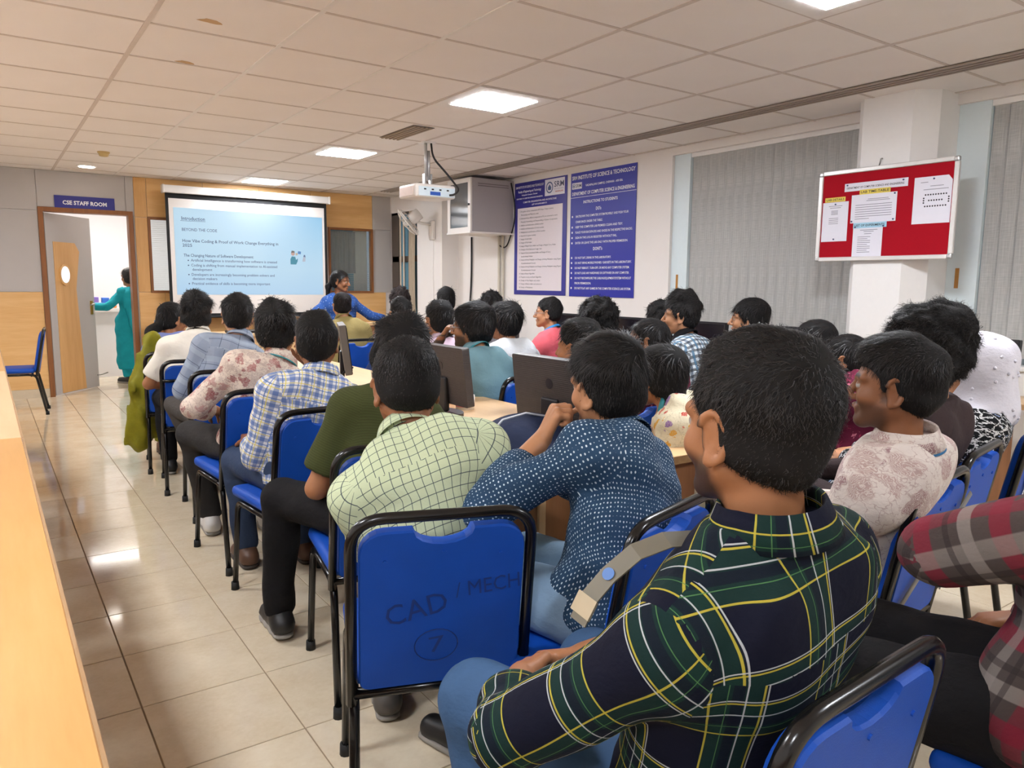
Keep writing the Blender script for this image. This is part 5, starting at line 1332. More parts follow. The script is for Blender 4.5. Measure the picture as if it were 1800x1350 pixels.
    # keep the cloth outside the skin, then cut clean hems
    if sleeve == 'short':
        for S, E in ((SHL, EL), (SHR, ER)):
            pt = S + (E - S) * 0.80; n = unit(E - S)
            X, Y, Z = g.full(); hs = (X - pt[0]) * n[0] + (Y - pt[1]) * n[1] + (Z - pt[2]) * n[2]
            near = np.sqrt((X - pt[0]) ** 2 + (Y - pt[1]) ** 2 + (Z - pt[2]) ** 2) < 0.13
            cutm = near & (np.sqrt((X - E[0]) ** 2 + (Y - E[1]) ** 2 + (Z - E[2]) ** 2) < 0.16)
            tor, _, _ = seg_dist(np.array([pt]), P0, NB)
            g.v = np.where(cutm & (hs > -0.03), np.maximum(g.v, np.minimum(hs, 0.05)), g.v).astype(np.float32)
    cn = unit(up * 0.5 + np.array([0, 0, 0.5]) + tf * (0.25 + lowneck)); npt = NB + up * (0.022 if collar else 0.006); X, Y, Z = g.full(); hs = (X - npt[0]) * cn[0] + (Y - npt[1]) * cn[1] + (Z - npt[2]) * cn[2]
    ox, oy, oz = X - NB[0], Y - NB[1], Z - NB[2]; al = ox * up[0] + oy * up[1] + oz * up[2]; rad = np.sqrt(np.maximum(ox * ox + oy * oy + oz * oz - al * al, 0)); g.v = np.maximum(np.maximum(g.v, np.minimum(hs, 0.125 - rad)), al - 0.055).astype(np.float32)
    if not stand: g.halfspace((0, 0, P0[2] - (0.045 if not dress else 0.16)), (0, 0, -1))
    elif not dress: g.halfspace((0, 0, P0[2] - 0.06), (0, 0, -1))
    else: g.halfspace((0, 0, P0[2] - 0.42 * dress), (0, 0, -1))
    V, F = g.nets(1)
    segs = [(P0, NB, 0.15 * b), (SHL, EL, ar), (EL, WL, ar), (SHR, ER, ar), (ER, WR, ar)]
    D = np.stack([seg_dist(V, a, q)[0] - r for a, q, r in segs], 1); D[:, 0] -= 0.015
    UVs = np.zeros((len(V), 5, 2))
    poly = [P0, S1, S2, S3, NB]; acc = 0; best = np.full(len(V), 9.0); Ct = np.zeros_like(V); vv = np.zeros(len(V))
    for a, q in zip(poly[:-1], poly[1:]):
        d_, t_, c_ = seg_dist(V, a, q); ln = np.linalg.norm(q - a); mk = d_ < best
        best[mk] = d_[mk]; Ct[mk] = c_[mk]; vv[mk] = acc + t_[mk] * ln; acc += ln
    of = V - Ct; xx = of @ tr; yy = of @ tf; 
    UVs[:, 0, 0] = np.arctan2(xx, -yy * 1.35) * 0.165; UVs[:, 0, 1] = V @ up - P0 @ up
    for k, (a, q) in enumerate(((SHL, EL), (EL, WL), (SHR, ER), (ER, WR))):
        ax = unit(q - a); px = unit(np.cross(ax, tf + 0.01)); py = np.cross(ax, px); of = V - a
        UVs[:, k + 1, 0] = np.arctan2(of @ px, of @ py) * 0.056 + 0.013; UVs[:, k + 1, 1] = of @ ax + (0.02 if k % 2 == 0 else 0.31)
    reg = D[F].sum(1).argmin(1)
    uv = UVs[F, reg[:, None]]
    per = np.where(reg == 0, 2 * math.pi * 0.165, 2 * math.pi * 0.056)[:, None]
    du = uv[:, :, 0] - uv[:, :1, 0]; uv[:, :, 0] -= np.round(du / per) * per
    yoke = (reg == 0) & (uv[:, :, 1].mean(1) > (NB - P0) @ up - 0.115) & ((yy[F].mean(1)) < 0.0)
    rel = V - NB; yb = np.stack([rel @ tr + 0.037, rel @ (up + tf * 0.4) + 0.021], 1)[F]; yf = np.stack([rel @ tr, rel @ (up - tf * 0.4)], 1)[F]
    uv[yoke] = yb[yoke]
    yk2 = (reg == 0) & (uv[:, :, 1].mean(1) > (NB - P0) @ up - 0.05) & ~yoke; uv[yk2] = yf[yk2]
    me = np_mesh('shirt', V, F); set_uv(me, uv)
    sh = link('kurta' if dress else 'shirt', me, shirt, root)
    if collar:
        loft_ring('collar', NB + up * 0.012 - tf * 0.002, unit(up + tf * 0.22), tf, [(0.071, -0.004, 0.0), (0.066, 0.020, 0.004), (0.0655, 0.036, 0.010), (0.070, 0.040, 0.012), (0.079, 0.018, 0.012), (0.089, -0.008, 0.012)], collar_mat or shirt, sh, 40, 0.5, 1.05)
    if lanyard:
        loft_ring('lanyard', NB + up * 0.0, unit(up + tf * 0.25), tf, [(0.0905, -0.006, 0.03), (0.082, 0.016, 0.03)], lanyard, root, 40, 0.3, 1.1)
    # ---- trousers
    if not legs_hidden:
        g = Grid(np.array([min(AL[0], KL[0], -0.1) - 0.16, -0.24, 0.0]), np.array([max(AR[0], KR[0], 0.1) + 0.16, max(KL[1], KR[1], AL[1], AR[1]) + 0.16, P0[2] + 0.16]), ds * 1.55)
        g.cone(P0, P0 + np.array([0, 0, 0.06]), 0.160 * b, 0.152 * b, 0.03, (np.array([0, 1.0, 0]), 0.74))
        for H_, K, A in ((HPL, KL, AL), (HPR, KR, AR)):
            g.cone(H_, K, 0.096 * b, 0.072, 0.03); e = A + (K - A) * 0.02; g.cone(K, e, 0.072, 0.058, 0.02)
        g.folds(0.005, seed + 3, 26.0, (1.2, 1.2, 1.2)); g.halfspace((0, 0, P0[2] + 0.075), (0, 0, 1)); g.halfspace((0, 0, 0.085), (0, 0, -1))
        V, F = g.nets(1); me = np_mesh('trousers', V, F); set_uv(me, np.stack([V[F][:, :, 0] + V[F][:, :, 2] * 0.3, V[F][:, :, 1] + V[F][:, :, 2]], 2))
        link('trousers', me, trousers, root)
        if feet:
            for A, K in ((AL, KL), (AR, KR)):
                fd = unit(np.array([(A[0] - K[0]) * 0.5 + A[0] * 0.3, 0.6, 0])); bs = np.array([A[0], A[1], 0.0]) - fd * 0.05
                zz = max(0.0, A[2] - 0.09)
                g = Grid(bs - 0.14, bs + 0.32, 0.011 if lod < 2 else 0.016); bs = bs + np.array([0, 0, zz])
                g.cone(bs + np.array([0, 0, 0.05]), bs + fd * 0.18 + np.array([0, 0, 0.036]), 0.040, 0.042, 0.02); g.cone(bs + np.array([0, 0, 0.05]), bs + fd * 0.03 + np.array([0, 0, 0.085]), 0.040, 0.043, 0.03)
                g.halfspace((0, 0, zz + 0.02), (0, 0, -1)); g.halfspace((0, 0, zz + 0.105), (0, 0, 1))
                V, F = g.nets(2); so = link('shoe', np_mesh('shoe', V, F), plain('shoe_' + shoes, {'black': '#1b1a1a', 'brown': '#5b4030', 'white': '#c9c5bf', 'grey': '#55504b'}[shoes], 0.5), root)
                g = Grid(bs - 0.12, bs + 0.30, 0.012 if lod < 2 else 0.018)
                g.cone(bs + np.array([0, 0, 0.0]), bs + fd * 0.185, 0.045, 0.047, 0.02); g.halfspace((0, 0, zz + 0.024), (0, 0, 1)); g.halfspace((0, 0, zz + 0.001), (0, 0, -1))
                V, F = g.nets(1); link('sole', np_mesh('sole', V, F), plain('sole_rubber' if shoes != 'brown' else 'sole_dark', '#8e8880' if shoes != 'brown' else '#3a3028', 0.7), so)
    # ---- hair
    if hair:
        st = dict(HAIR[hair]) if isinstance(hair, str) else dict(HAIR[hair[0]], **hair[1])
        V, F, tone = hair_mesh(st, hairseed or seed, lod)
        V = c + (V * hsc) @ Rh.T
        rgh = 0.38 if hair in ('long', 'tail', 'bun', 'bigtail') else 0.52
        hme = np_mesh('hair', V, F); add_attr(hme, 'tone', tone)
        link('hair', hme, m_hair('hair_%s_%d' % (haircol.strip('#'), rgh * 100), haircol, rgh), root)
    return dict(root=root, c=c, Rh=Rh, NB=NB, up=up, tf=tf, tr=tr, SHL=SHL, SHR=SHR, EL=EL, WL=WL, ER=ER, WR=WR, S3=S3, P0=P0, sc=hsc, shirt=sh)
def glasses(p, col='#20202a'):
    T = lambda q: tuple(p['c'] + p['Rh'] @ (np.array(q, float) * p['sc']))
    paths = []
    for s in (-1, 1):
        ring = [T((s * 0.033 + 0.021 * math.cos(a), 0.099, 0.001 + 0.018 * math.sin(a))) for a in np.linspace(0, 2 * math.pi, 17)]
        paths += [ring, [T((s * 0.054, 0.097, 0.006)), T((s * 0.079, 0.02, 0.006)), T((s * 0.084, -0.012, 0.0))]]
    paths.append([T((-0.012, 0.1, 0.004)), T((0, 0.104, 0.008)), T((0.012, 0.1, 0.004))])
    o = tubes('eyeglasses', paths, 0.0016, plain('spectacle_frame', col, 0.3), p['root'], 6)
    return o
# ------------------------------------------------------------------ fabrics
F_ = {}
F_['white'] = m_plain_cloth('cotton_white', '#e3ddd0', 0.05)
F_['greycheck'] = m_plaid('grey_check', '#8e98a8', [(0, 0.10, 0.0, 0.045, '#7f8b9e', 0.5), (0, 0.10, 0.025, 0.004, '#4c5668', 0.8), (1, 0.10, 0.02, 0.004, '#4c5668', 0.8), (1, 0.10, 0.05, 0.03, '#aab6c4', 0.4)])
F_['redfloral'] = m_blotch('dusty_red_floral', '#d9cabb', ['#8f4a4e', '#b58a84', '#b9a79c', '#a86a68', '#c7b7ab', '#8f4a4e'], 21, (0.50, 0.42), 0.5, 0.07, (1.7, 0.06, '#a58f88', 0.6))
F_['blueplaid'] = m_plaid('blue_white_plaid', '#d8d9da', [(0, 0.052, 0.0, 0.017, '#2f5a9e', 0.62), (1, 0.052, 0.0, 0.017, '#2f5a9e', 0.62), (0, 0.052, 0.022, 0.004, '#3d66a6', 0.8), (1, 0.052, 0.022, 0.004, '#3d66a6', 0.8), (0, 0.052, -0.02, 0.003, '#d8c84f', 0.9), (1, 0.052, -0.02, 0.003, '#d8c84f', 0.9)])
F_['olive'] = m_plain_cloth('olive_rib', '#3f4424', 0.12, 0.9, 0.008)
F_['greencheck'] = m_plaid('pale_green_check', '#bcc7a4', [(0, 0.0235, 0.0, 0.0018, '#39434f', 0.9), (1, 0.0235, 0.0, 0.0018, '#39434f', 0.9)])
F_['dots'] = m_dots('navy_dots', '#20384f', '#c3d3dc', 0.0105, 0.21, '#2f4d6c')
F_['creamfloral'] = m_blotch('cream_floral', '#ddd3b6', ['#b8453c', '#d9a13a', '#8d6aa0', '#d8d0b4', '#c96a58', '#6b6f4b', '#d8d0b4'], 26, (0.36, 0.31), 0.3, 0.035, (0.9, 0.02, '#8a7f5e', 0.35))
F_['leaf'] = m_blotch('mauve_leaf_print', '#d6ccc4', ['#a98a88', '#b79f99', '#9d7f80', '#cdbfb6'], 13, (0.47, 0.41), 0.85, 0.07, (2.4, 0.035, '#b29c96', 0.7))
F_['swirl'] = m_blotch('black_white_vine', '#101114', ['#dadada', '#c9cfd8', '#8d9cc0', '#dadada'], 72, (0.30, 0.25), 0.0, 0.02, (0.62, 0.07, '#d6d6d6', 0.95))
F_['navyplaid'] = m_plaid('navy_green_plaid', '#0a0d20', [(ax, 0.15, 0.0, 0.062, '#123029', 0.7) for ax in (0, 1)] + [(ax, 0.15, 0.0, 0.014, '#0a0d20', 0.8) for ax in (0, 1)]
      + [(ax, 0.15, o_, 0.0026, '#b3a63c', 0.85) for ax in (0, 1) for o_ in (0.030, -0.030)] + [(ax, 0.15, o_, 0.0020, '#b9bdc0', 0.8) for ax in (0, 1) for o_ in (0.010, 0.0345)] + [(ax, 0.15, -0.012, 0.0012, '#4e7a4a', 0.8) for ax in (0, 1)], rot=0.0, fold=0.22)
F_['wineplaid'] = m_plaid('wine_grey_plaid', '#4c4340', [(1, 0.15, 0.0, 0.034, '#7f1f33', 0.75), (0, 0.15, 0.0, 0.034, '#7f1f33', 0.6), (1, 0.15, 0.062, 0.026, '#8f867f', 0.7), (0, 0.15, 0.062, 0.026, '#8f867f', 0.55), (1, 0.15, -0.05, 0.012, '#332c2b', 0.6), (0, 0.15, -0.05, 0.012, '#332c2b', 0.6)])
F_['bwplaid'] = m_plaid('blue_black_gingham', '#cfd8dd', [(0, 0.036, 0.0, 0.017, '#26435f', 0.72), (1, 0.036, 0.0, 0.017, '#15181f', 0.72), (0, 0.072, 0.0, 0.014, '#5e93b8', 0.5)])
F_['lavender'] = m_plain_cloth('lavender_cotton', '#cdb6c6', 0.05)
F_['teal'] = m_plain_cloth('washed_teal', '#6d8f98', 0.15)
F_['whitetee'] = m_plain_cloth('white_tee', '#d9dcdf', 0.04)
F_['pink'] = m_plain_cloth('coral_pink', '#d9626c', 0.08)
F_['khaki'] = m_plain_cloth('khaki_cotton', '#9a8a58', 0.1)
F_['kurti'] = m_dots('blue_kurti', '#2d4f8f', '#c9d2e2', 0.03, 0.13, '#34589a')
F_['brown'] = m_plain_cloth('dark_brown', '#3a2f30', 0.12)
F_['greytee'] = m_plain_cloth('grey_green_tee', '#8f9a92', 0.08)
F_['maroon'] = m_blotch('maroon_print', '#5c1830', ['#8a2c4a', '#3b0f20', '#b86a7a'], 40, (0.3, 0.25))
F_['greykurta'] = m_plain_cloth('grey_kurta', '#78777c', 0.1)
F_['sage'] = m_plain_cloth('blue_violet_blouse', '#7480b5', 0.08)
F_['saree'] = m_plain_cloth('turquoise_saree', '#1c97a3', 0.2)
F_['mustard'] = m_plain_cloth('mustard_dupatta', '#7f7a1c', 0.3, 0.6)
F_['darkblue'] = m_plain_cloth('dark_blue_shirt', '#2c3f70', 0.1)
F_['chartrs'] = m_plain_cloth('charcoal_trousers', '#2f2d2c', 0.15)
F_['blacktrs'] = m_plain_cloth('black_trousers', '#161517', 0.15)
F_['greytrs'] = m_plain_cloth('grey_trousers', '#4a4643', 0.12)
F_['jeans'] = m_plain_cloth('blue_jeans', '#3f5c80', 0.25)
F_['ljeans'] = m_plain_cloth('light_jeans', '#7d97b0', 0.25)
F_['djeans'] = m_plain_cloth('dark_jeans', '#32405a', 0.2)
F_['hijab'] = m_plain_cloth('white_headscarf', '#d3d1da', 0.05)
F_['band'] = plain('lanyard_blue', '#1f78b4', 0.5)
F_['band2'] = plain('lanyard_teal', '#2b8c94', 0.5)
LAP = lambda s: ((s * 0.10, 0.30, 0.68), (s * 0.6, -0.5, -0.4))
def DESK(s, x=0.22, y=0.34, z=0.79): return ((s * x, y, z), (s * 0.7, -0.3, -0.6))

# ------------------------------------------------------------------ chairs in use
chair(0.20, 9.12, -85, 'empty blue chair standing alone by the staff room door', group=None)
chair(1.13, 5.98, 8, 'blue chair under the mustard dupatta, farthest in left row')
chair(1.12, 5.33, 8, 'blue chair behind the white shirt', 'clip')
chair(1.13, 4.66, 5, 'blue chair behind the grey checked shirt', 'clip')
chair(1.04, 3.80, -4, 'blue chair behind the dusty red floral shirt')
chair(1.06, 3.14, -6, 'blue chair behind the blue and white plaid shirt, notched top visible')
chair(1.08, 2.36, 10, 'blue chair of the olive shirt, mostly hidden by the pale green shirt')
cad = chair(0.895, 1.665, 20, 'blue chair in front with handwritten marker letters on its back')
ink = plain('marker_ink', '#08307c', 0.6)
lt = lettering('CAD', -0.125, 0.165, 0.075, ink, cad, 0.0, 'LEFT', 0.14, 0, 0.22); lt.data.transform(BACKM @ Matrix.Translation((0, 0, 0.0135)))
lt2 = lettering('/ MECH', 0.03, 0.225, 0.055, ink, cad, 0.0, 'LEFT', 0.15, 0, 0.10); lt2.data.transform(BACKM @ Matrix.Translation((0, 0, 0.0135)))
lt3 = lettering('7', -0.03, 0.085, 0.06, ink, cad, 0.0, 'LEFT', 0.035, 0, 0.1); lt3.data.transform(BACKM @ Matrix.Translation((0, 0, 0.0135)))
tube('ink_circle', [BACKM @ Vector((-0.012 + 0.05 * math.cos(a), 0.105 + 0.042 * math.sin(a), 0.0135)) for a in np.linspace(0, 2 * PI, 25)], 0.0014, ink, cad, 4)
lg = lettering('CSE-0', 0, 0, 0.028, M['letter_w'], cad, 0.0, 'LEFT', 0.09); lg.data.transform(Matrix.Translation((-0.2005, -0.255, 0.19)) @ Matrix.Rotation(PI / 2, 4, 'X') @ Matrix.Rotation(-PI / 2, 4, 'Z') @ Matrix.Translation((0, -0.01, 0.016)))
chair(2.72, 6.50, 0, 'blue chair under the khaki shirt near the presenter')
chair(2.82, 5.50, 0, 'blue chair between khaki and lavender shirts, hidden by heads')
chair(2.47, 4.28, -10, 'blue chair of the lavender shirt')
chair(2.32, 3.58, -18, 'blue chair right behind the washed teal shirt')
chair(2.98, 4.22, 0, 'blue chair of the white tee, beyond the wide monitor')
chair(3.90, 4.98, -12, 'blue chair behind the coral pink shirt')
chair(3.20, 3.45, -5, 'blue chair under the all-black clothes mid room')
chair(2.30, 2.60, 0, 'blue chair of the grey tee beside island desk')
chair(2.98, 2.85, -10, 'blue chair under the maroon top and eyeglasses')
chair(2.38, 2.05, -25, 'blue chair of the cream floral kurta')
chair(3.58, 3.17, -10, 'blue chair under the blue gingham shirt')
chair(1.18, 1.42, -16, 'blue chair pushed back behind the dotted navy shirt')
chair(0.905, 0.77, -3, 'blue chair in the near right corner behind navy green plaid shirt')
chair(2.03, 1.23, -8, 'blue chair with crossed steel braces behind the leaf print shirt', 'brace')
chair(2.52, 1.34, -10, 'blue chair of the dark brown shirt', 'plain')
chair(3.12, 1.42, -14, 'blue chair at right edge behind the white headscarf', 'brace')
chair(1.66, 0.44, -5, 'blue chair under the wine plaid shirt at lower right')

# ------------------------------------------------------------------ people, left row (nearest last)
p = person('seated person in blue blouse and mustard dupatta, farthest in left row', (1.13, 5.95), 10, (1.17, 6.17, 1.09), F_['sage'], F_['mustard'], 'bigtail', hyaw=70, hp=12, lod=2, female=True, sleeve='short', skin='b', collar=False, dress=0.8, shoes='brown', group='left row of students')
g = Grid((-0.40, -0.30, 0.06), (0.25, 0.4, 1.05), 0.016)
g.cone((-0.15, -0.04, 0.93), (-0.23, -0.09, 0.60), 0.05, 0.085, 0.04); g.cone((-0.23, -0.09, 0.60), (-0.26, -0.02, 0.20), 0.085, 0.09, 0.05); g.cone((-0.15, -0.04, 0.93), (-0.08, 0.12, 0.8), 0.05, 0.05, 0.04)
g.folds(0.022, 5, 46, (1.3, 1.3, 0.35)); V, F = g.nets(1); me = np_mesh('dupatta', V, F); set_uv(me, V[F][:, :, :2]); link('dupatta', me, F_['mustard'], p['root'])
person('seated person in plain white short-sleeved shirt in left row', (1.12, 5.28), 10, (1.18, 5.42, 1.165), F_['white'], F_['blacktrs'], 'wavy', hyaw=25, lod=1, sleeve='short', skin='b', L=((-0.12, 0.3, 0.66), (-0.7, -0.5, -0.3)), group='left row of students', knees=((-0.2, 0.40, 0.54), (0.12, 0.43, 0.54)), ankles=((-0.18, 0.36, 0.09), (0.12, 0.36, 0.09)))
person('seated person in grey-blue window-check shirt in left row', (1.13, 4.58), 8, (1.25, 4.69, 1.175), F_['greycheck'], F_['greytrs'], 'short2', hyaw=14, lod=1, skin='c', group='left row of students', knees=((-0.24, 0.40, 0.58), (0.14, 0.43, 0.54)), ankles=((-0.06, 0.42, 0.12), (0.12, 0.38, 0.09)), R=DESK(1))
person('seated person in dusty red floral shirt, head lowered, in left row', (1.06, 3.70), 4, (1.19, 3.75, 1.135), F_['redfloral'], F_['chartrs'], ('mop', dict(noise=0.011, curl=0.006)), hyaw=35, hp=10, lod=1, skin='b', lanyard=F_['band2'], group='left row of students', sleeve='roll', shoes='white', L=((-0.14, 0.26, 0.70), (-0.8, -0.4, -0.3)), R=DESK(1), knees=((-0.24, 0.40, 0.56), (0.12, 0.43, 0.54)), ankles=((-0.16, 0.44, 0.09), (0.12, 0.38, 0.09)))
person('seated person in blue, white and yellow plaid shirt in left row', (1.08, 3.05), 2, (1.15, 3.10, 1.13), F_['blueplaid'], F_['djeans'], 'short', hyaw=22, lod=1, skin='a', group='left row of students', sleeve='roll', shoes='brown', beard=0.3, L=((-0.15, 0.28, 0.66), (-0.35, -0.5, -1)), R=((0.105, 0.16, 0.98), (0.55, 0.5, -1)), hrr=dict(d=(-0.2, 0.0, 1), n=(0.8, 0.6, 0), curl=0.6, vis=1), knees=((-0.18, 0.42, 0.54), (0.12, 0.43, 0.54)), ankles=((-0.14, 0.50, 0.09), (0.12, 0.42, 0.09)))
person('seated person in ribbed olive tee and black trousers leaning to the desk', (1.10, 2.30), 12, (1.22, 2.46, 1.125), F_['olive'], F_['blacktrs'], 'wavy', hyaw=20, hp=6, hr=8, lod=1, skin='b', group='left row of students', sleeve='short', collar=False, shoes='black', build=0.98, L=((-0.10, 0.26, 0.64), (-0.6, -0.5, -0.6)), R=DESK(1), knees=((-0.32, 0.32, 0.56), (0.10, 0.43, 0.54)), ankles=((-0.34, 0.38, 0.10), (0.12, 0.38, 0.09)))
person('seated person in pale green grid-check shirt, head bowed, on lettered chair', (0.90, 1.58), 22, (0.93, 1.84, 1.10), F_['greencheck'], F_['greytrs'], ('buzz', dict(top=0.020, side=0.013, back=0.016, L=0.030, lift=1.1, n=1.4)), hyaw=12, hp=16, lod=0, skin='a', group='left row of students', sleeve='long', build=0.98, folds=0.006, shoes='grey', fwd_in=0.10, L=((-0.06, 0.44, 0.72), (-0.35, -0.1, -1)), R=((0.12, 0.46, 0.80), (0.5, -0.1, -1)))

# ------------------------------------------------------------------ beside and beyond the island
person('person in khaki shirt seated with back to us just before presenter', (2.72, 6.46), 0, (2.72, 6.66, 1.165), F_['khaki'], F_['jeans'], 'short', hyaw=12, lod=2, skin='c', build=1.02, hsc=0.95, haircol='#1c1210')
person('seated person farthest back, in front of the narrow corner window', (3.60, 7.2), 0, (3.62, 7.29, 1.185), F_['greykurta'], F_['blacktrs'], 'curly', hyaw=5, lod=2, skin='b', haircol='#241612')
person('seated person in dark blue shirt between khaki and lavender shirts', (2.80, 5.45), 0, (2.80, 5.62, 1.13), F_['darkblue'], F_['jeans'], 'short2', hyaw=10, lod=2, skin='c')
person('seated person in lavender shirt left of the teal shirt', (2.46, 4.24), -5, (2.47, 4.40, 1.135), F_['lavender'], F_['greytrs'], 'short2', hyaw=-2, lod=2, skin='b')
person('seated person far back below the wall fan, before the white pier', (3.80, 6.55), 0, (3.82, 6.66, 1.19), F_['whitetee'], F_['blacktrs'], ('quiff', dict(curl=0, noise=0.002, lift=0.1)), hyaw=0, lod=2, skin='b')
p = person('seated person in washed teal shirt and glasses resting chin on hand', (2.31, 3.50), -14, (2.27, 3.67, 1.135), F_['teal'], F_['djeans'], 'mop', hyaw=-38, lod=1, skin='b', beard=0.9, lanyard=F_['band2'], L=((-0.06, 0.30, 1.04), (-0.6, 0.3, -0.7)), hl=dict(d=(0.3, -0.4, 0.8), n=(-0.5, 0.7, 0.2), curl=0.9, vis=1)); glasses(p, '#8d8f98')
person('seated person far back below the network cabinet and conduits', (3.80, 5.65), 0, (3.80, 5.80, 1.16), F_['greykurta'], F_['blacktrs'], 'curly', hyaw=5, lod=2, skin='b')
person('seated person in white tee between teal and coral pink shirts', (2.94, 4.16), -5, (2.94, 4.31, 1.118), F_['whitetee'], F_['blacktrs'], ('mop', dict(line='f', noise=0.005, L=0.06)), hyaw=-14, lod=1, skin='b', collar=False)
p = person('seated person in coral pink shirt and glasses, in profile under the posters', (3.90, 4.92), -14, (3.86, 5.02, 1.145), F_['pink'], F_['greytrs'], 'short', hyaw=-42, lod=1, skin='c', sleeve='short', collar=False, lanyard=F_['band']); glasses(p, '#6d6f78')
person('seated person in black, head just right of the blue poster', (3.18, 3.42), -5, (3.16, 3.62, 1.14), F_['blacktrs'], F_['blacktrs'], ('curly', dict(top=0.05, side=0.036, back=0.036)), hyaw=-12, lod=1, skin='b')
person('seated person in grey-green tee half hidden behind the dotted shirt', (2.28, 2.52), -5, (2.25, 2.69, 1.09), F_['greytee'], F_['jeans'], 'short2', hyaw=-20, lod=1, skin='b', collar=False)
p = person('seated person in maroon top and dark glasses, in profile, hand at chin', (2.98, 2.80), -12, (2.95, 2.95, 1.08), F_['maroon'], F_['blacktrs'], 'tail', hyaw=-42, lod=1, skin='b', female=True, collar=False, L=((-0.08, 0.25, 0.95), (-0.7, 0.2, -0.6)), hl=dict(d=(0.3, -0.2, 0.9), n=(-0.4, 0.8, 0.2), curl=0.9)); glasses(p)
p = person('seated person in cream floral kurta and hair clip beside the dotted shirt', (2.36, 1.98), -28, (2.26, 2.19, 1.01), F_['creamfloral'], F_['greytrs'], ('tail', dict(back=0.03, side=0.016, top=0.018, fall=[((0, -0.085, -0.04), (-0.01, -0.10, -0.11), 0.05, 0.045), ((-0.01, -0.10, -0.11), (-0.05, -0.07, -0.20), 0.04, 0.03)])), hyaw=-5, hp=8, lod=1, skin='b', female=True, dress=0.7, collar=False, folds=0.008, lanyard=F_['band2'])
T = lambda q: tuple(p['c'] + p['Rh'] @ np.array(q, float))
tubes('hair_clip', [[T((0.045 + r * math.cos(a), -0.085 - 0.02 * math.sin(a) * 0.3, 0.085 + r * math.sin(a))) for a in np.linspace(0, 5.2, 12)] for r in (0.016, 0.009)], 0.004, plain('clip_shell', '#8f8378', 0.2), p['root'], 6)
person('seated person in blue and white gingham shirt, in profile before the blind', (3.58, 3.10), -14, (3.56, 3.27, 1.195), F_['bwplaid'], F_['djeans'], 'quiff', hyaw=-34, lod=1, skin='c', sleeve='roll', collar_mat=F_['blacktrs'])
person('seated person glimpsed behind the gingham shirt by the wall desk', (3.98, 3.75), 5, (3.98, 3.85, 1.12), F_['blacktrs'], F_['blacktrs'], 'curly', hyaw=-10, lod=2, skin='c')
person('seated person facing left before the middle of the grey blind', (4.05, 3.00), -15, (4.07, 3.16, 1.17), F_['greykurta'], F_['blacktrs'], ('mop', dict(lift=0.05, noise=0.002, line='m', top=0.024)), hyaw=-40, lod=1, skin='c')
person('seated person glimpsed directly above the nearest plaid-shirted head', (3.76, 2.36), -10, (3.78, 2.49, 1.075), F_['darkblue'], F_['blacktrs'], 'long', hyaw=-15, lod=2, skin='b', female=True, collar=False)
person('seated person in maroon print just left of the leaf-print shirt', (3.42, 1.96), -12, (3.44, 2.09, 1.03), F_['maroon'], F_['blacktrs'], 'tail', hyaw=-22, lod=1, skin='b', female=True, collar=False)

# ------------------------------------------------------------------ near people
p12 = person('seated person in navy shirt with white dots, cheek propped on fist', (1.27, 1.32), -12, (1.345, 1.49, 1.115), F_['dots'], F_['ljeans'], ('short2', dict(top=0.030, side=0.014, lift=0.22, L=0.036, n=1.2)), hyaw=-2, hr=-6, hp=2, lod=0, skin='c', collar=True, folds=0.009, sleeve='three',
             L=((-0.022, 0.205, 0.955), (-0.85, 0.6, -0.7)), hl=dict(d=(0.28, -0.30, 0.9), n=(-0.75, 0.5, 0.1), curl=1.15, vis=1), R=((0.16, 0.36, 0.80), (0.8, 0.0, -0.5)), knees=((-0.10, 0.42, 0.55), (0.14, 0.40, 0.54)), build=0.97)
p21 = person('seated person in mauve leaf-print shirt with blue lanyard, in profile', (2.0, 1.08), -10, (1.965, 1.045, 1.125), F_['leaf'], F_['chartrs'], ('short', dict(top=0.026, lift=0.5)), hyaw=-22, lod=0, skin='a', beard=0.6, lanyard=F_['band'], folds=0.007)
lo = lettering('Science & Technology   Science & Technology', 0, 0, 0.011, M['letter_w'], p21['root'], 0, 'CENTER', 0.20)
for v in lo.data.vertices:
    a = -PI / 2 + v.co.x / 0.088; up_ = unit(p21['up'] + p21['tf'] * 0.25); f_ = unit(p21['tf'] - up_ * (p21['tf'] @ up_)); r_ = np.cross(f_, up_)
    v.co = Vector(p21['NB'] + r_ * (math.cos(a) * 0.0885) + f_ * (math.sin(a) * 0.0885 * 1.1) + up_ * (v.co.y + 0.001))
person('seated person in dark brown shirt behind the leaf-print shirt', (2.50, 1.24), -12, (2.46, 1.22, 1.175), F_['brown'], F_['blacktrs'], ('curly', dict(top=0.05, side=0.02, back=0.024, n=1.0)), hyaw=-16, lod=0, skin='b', beard=0.6, collar=False)
p23 = person('seated person in white headscarf and black-white vine print dress', (3.02, 1.36), -18, (2.99, 1.30, 1.10), F_['swirl'], F_['blacktrs'], None, hyaw=-30, hp=6, lod=1, skin='c', female=True, collar=False, dress=0.8, build=1.12)
g = Grid((-0.35, -0.35, 0.70), (0.35, 0.32, 1.32), 0.010)
c_, Rh_ = p23['c'], p23['Rh']; TT = lambda q: c_ + Rh_ @ np.array(q, float)
g.ell(TT((0, -0.022, 0.03)), (0.090, 0.118, 0.098), Rh_, 0.02); g.cone(TT((0, -0.045, -0.02)), p23['NB'] + np.array([0, -0.03, -0.01]), 0.088, 0.088, 0.05); g.cone(p23['NB'] + p23['tr'] * -0.07 - p23['up'] * 0.02, p23['NB'] + p23['tr'] * 0.07 - p23['up'] * 0.02, 0.075, 0.075, 0.04); g.cone(TT((0, 0.02, -0.09)), p23['NB'] + p23['tf'] * 0.08 + np.array([0, 0, -0.05]), 0.055, 0.05, 0.05)
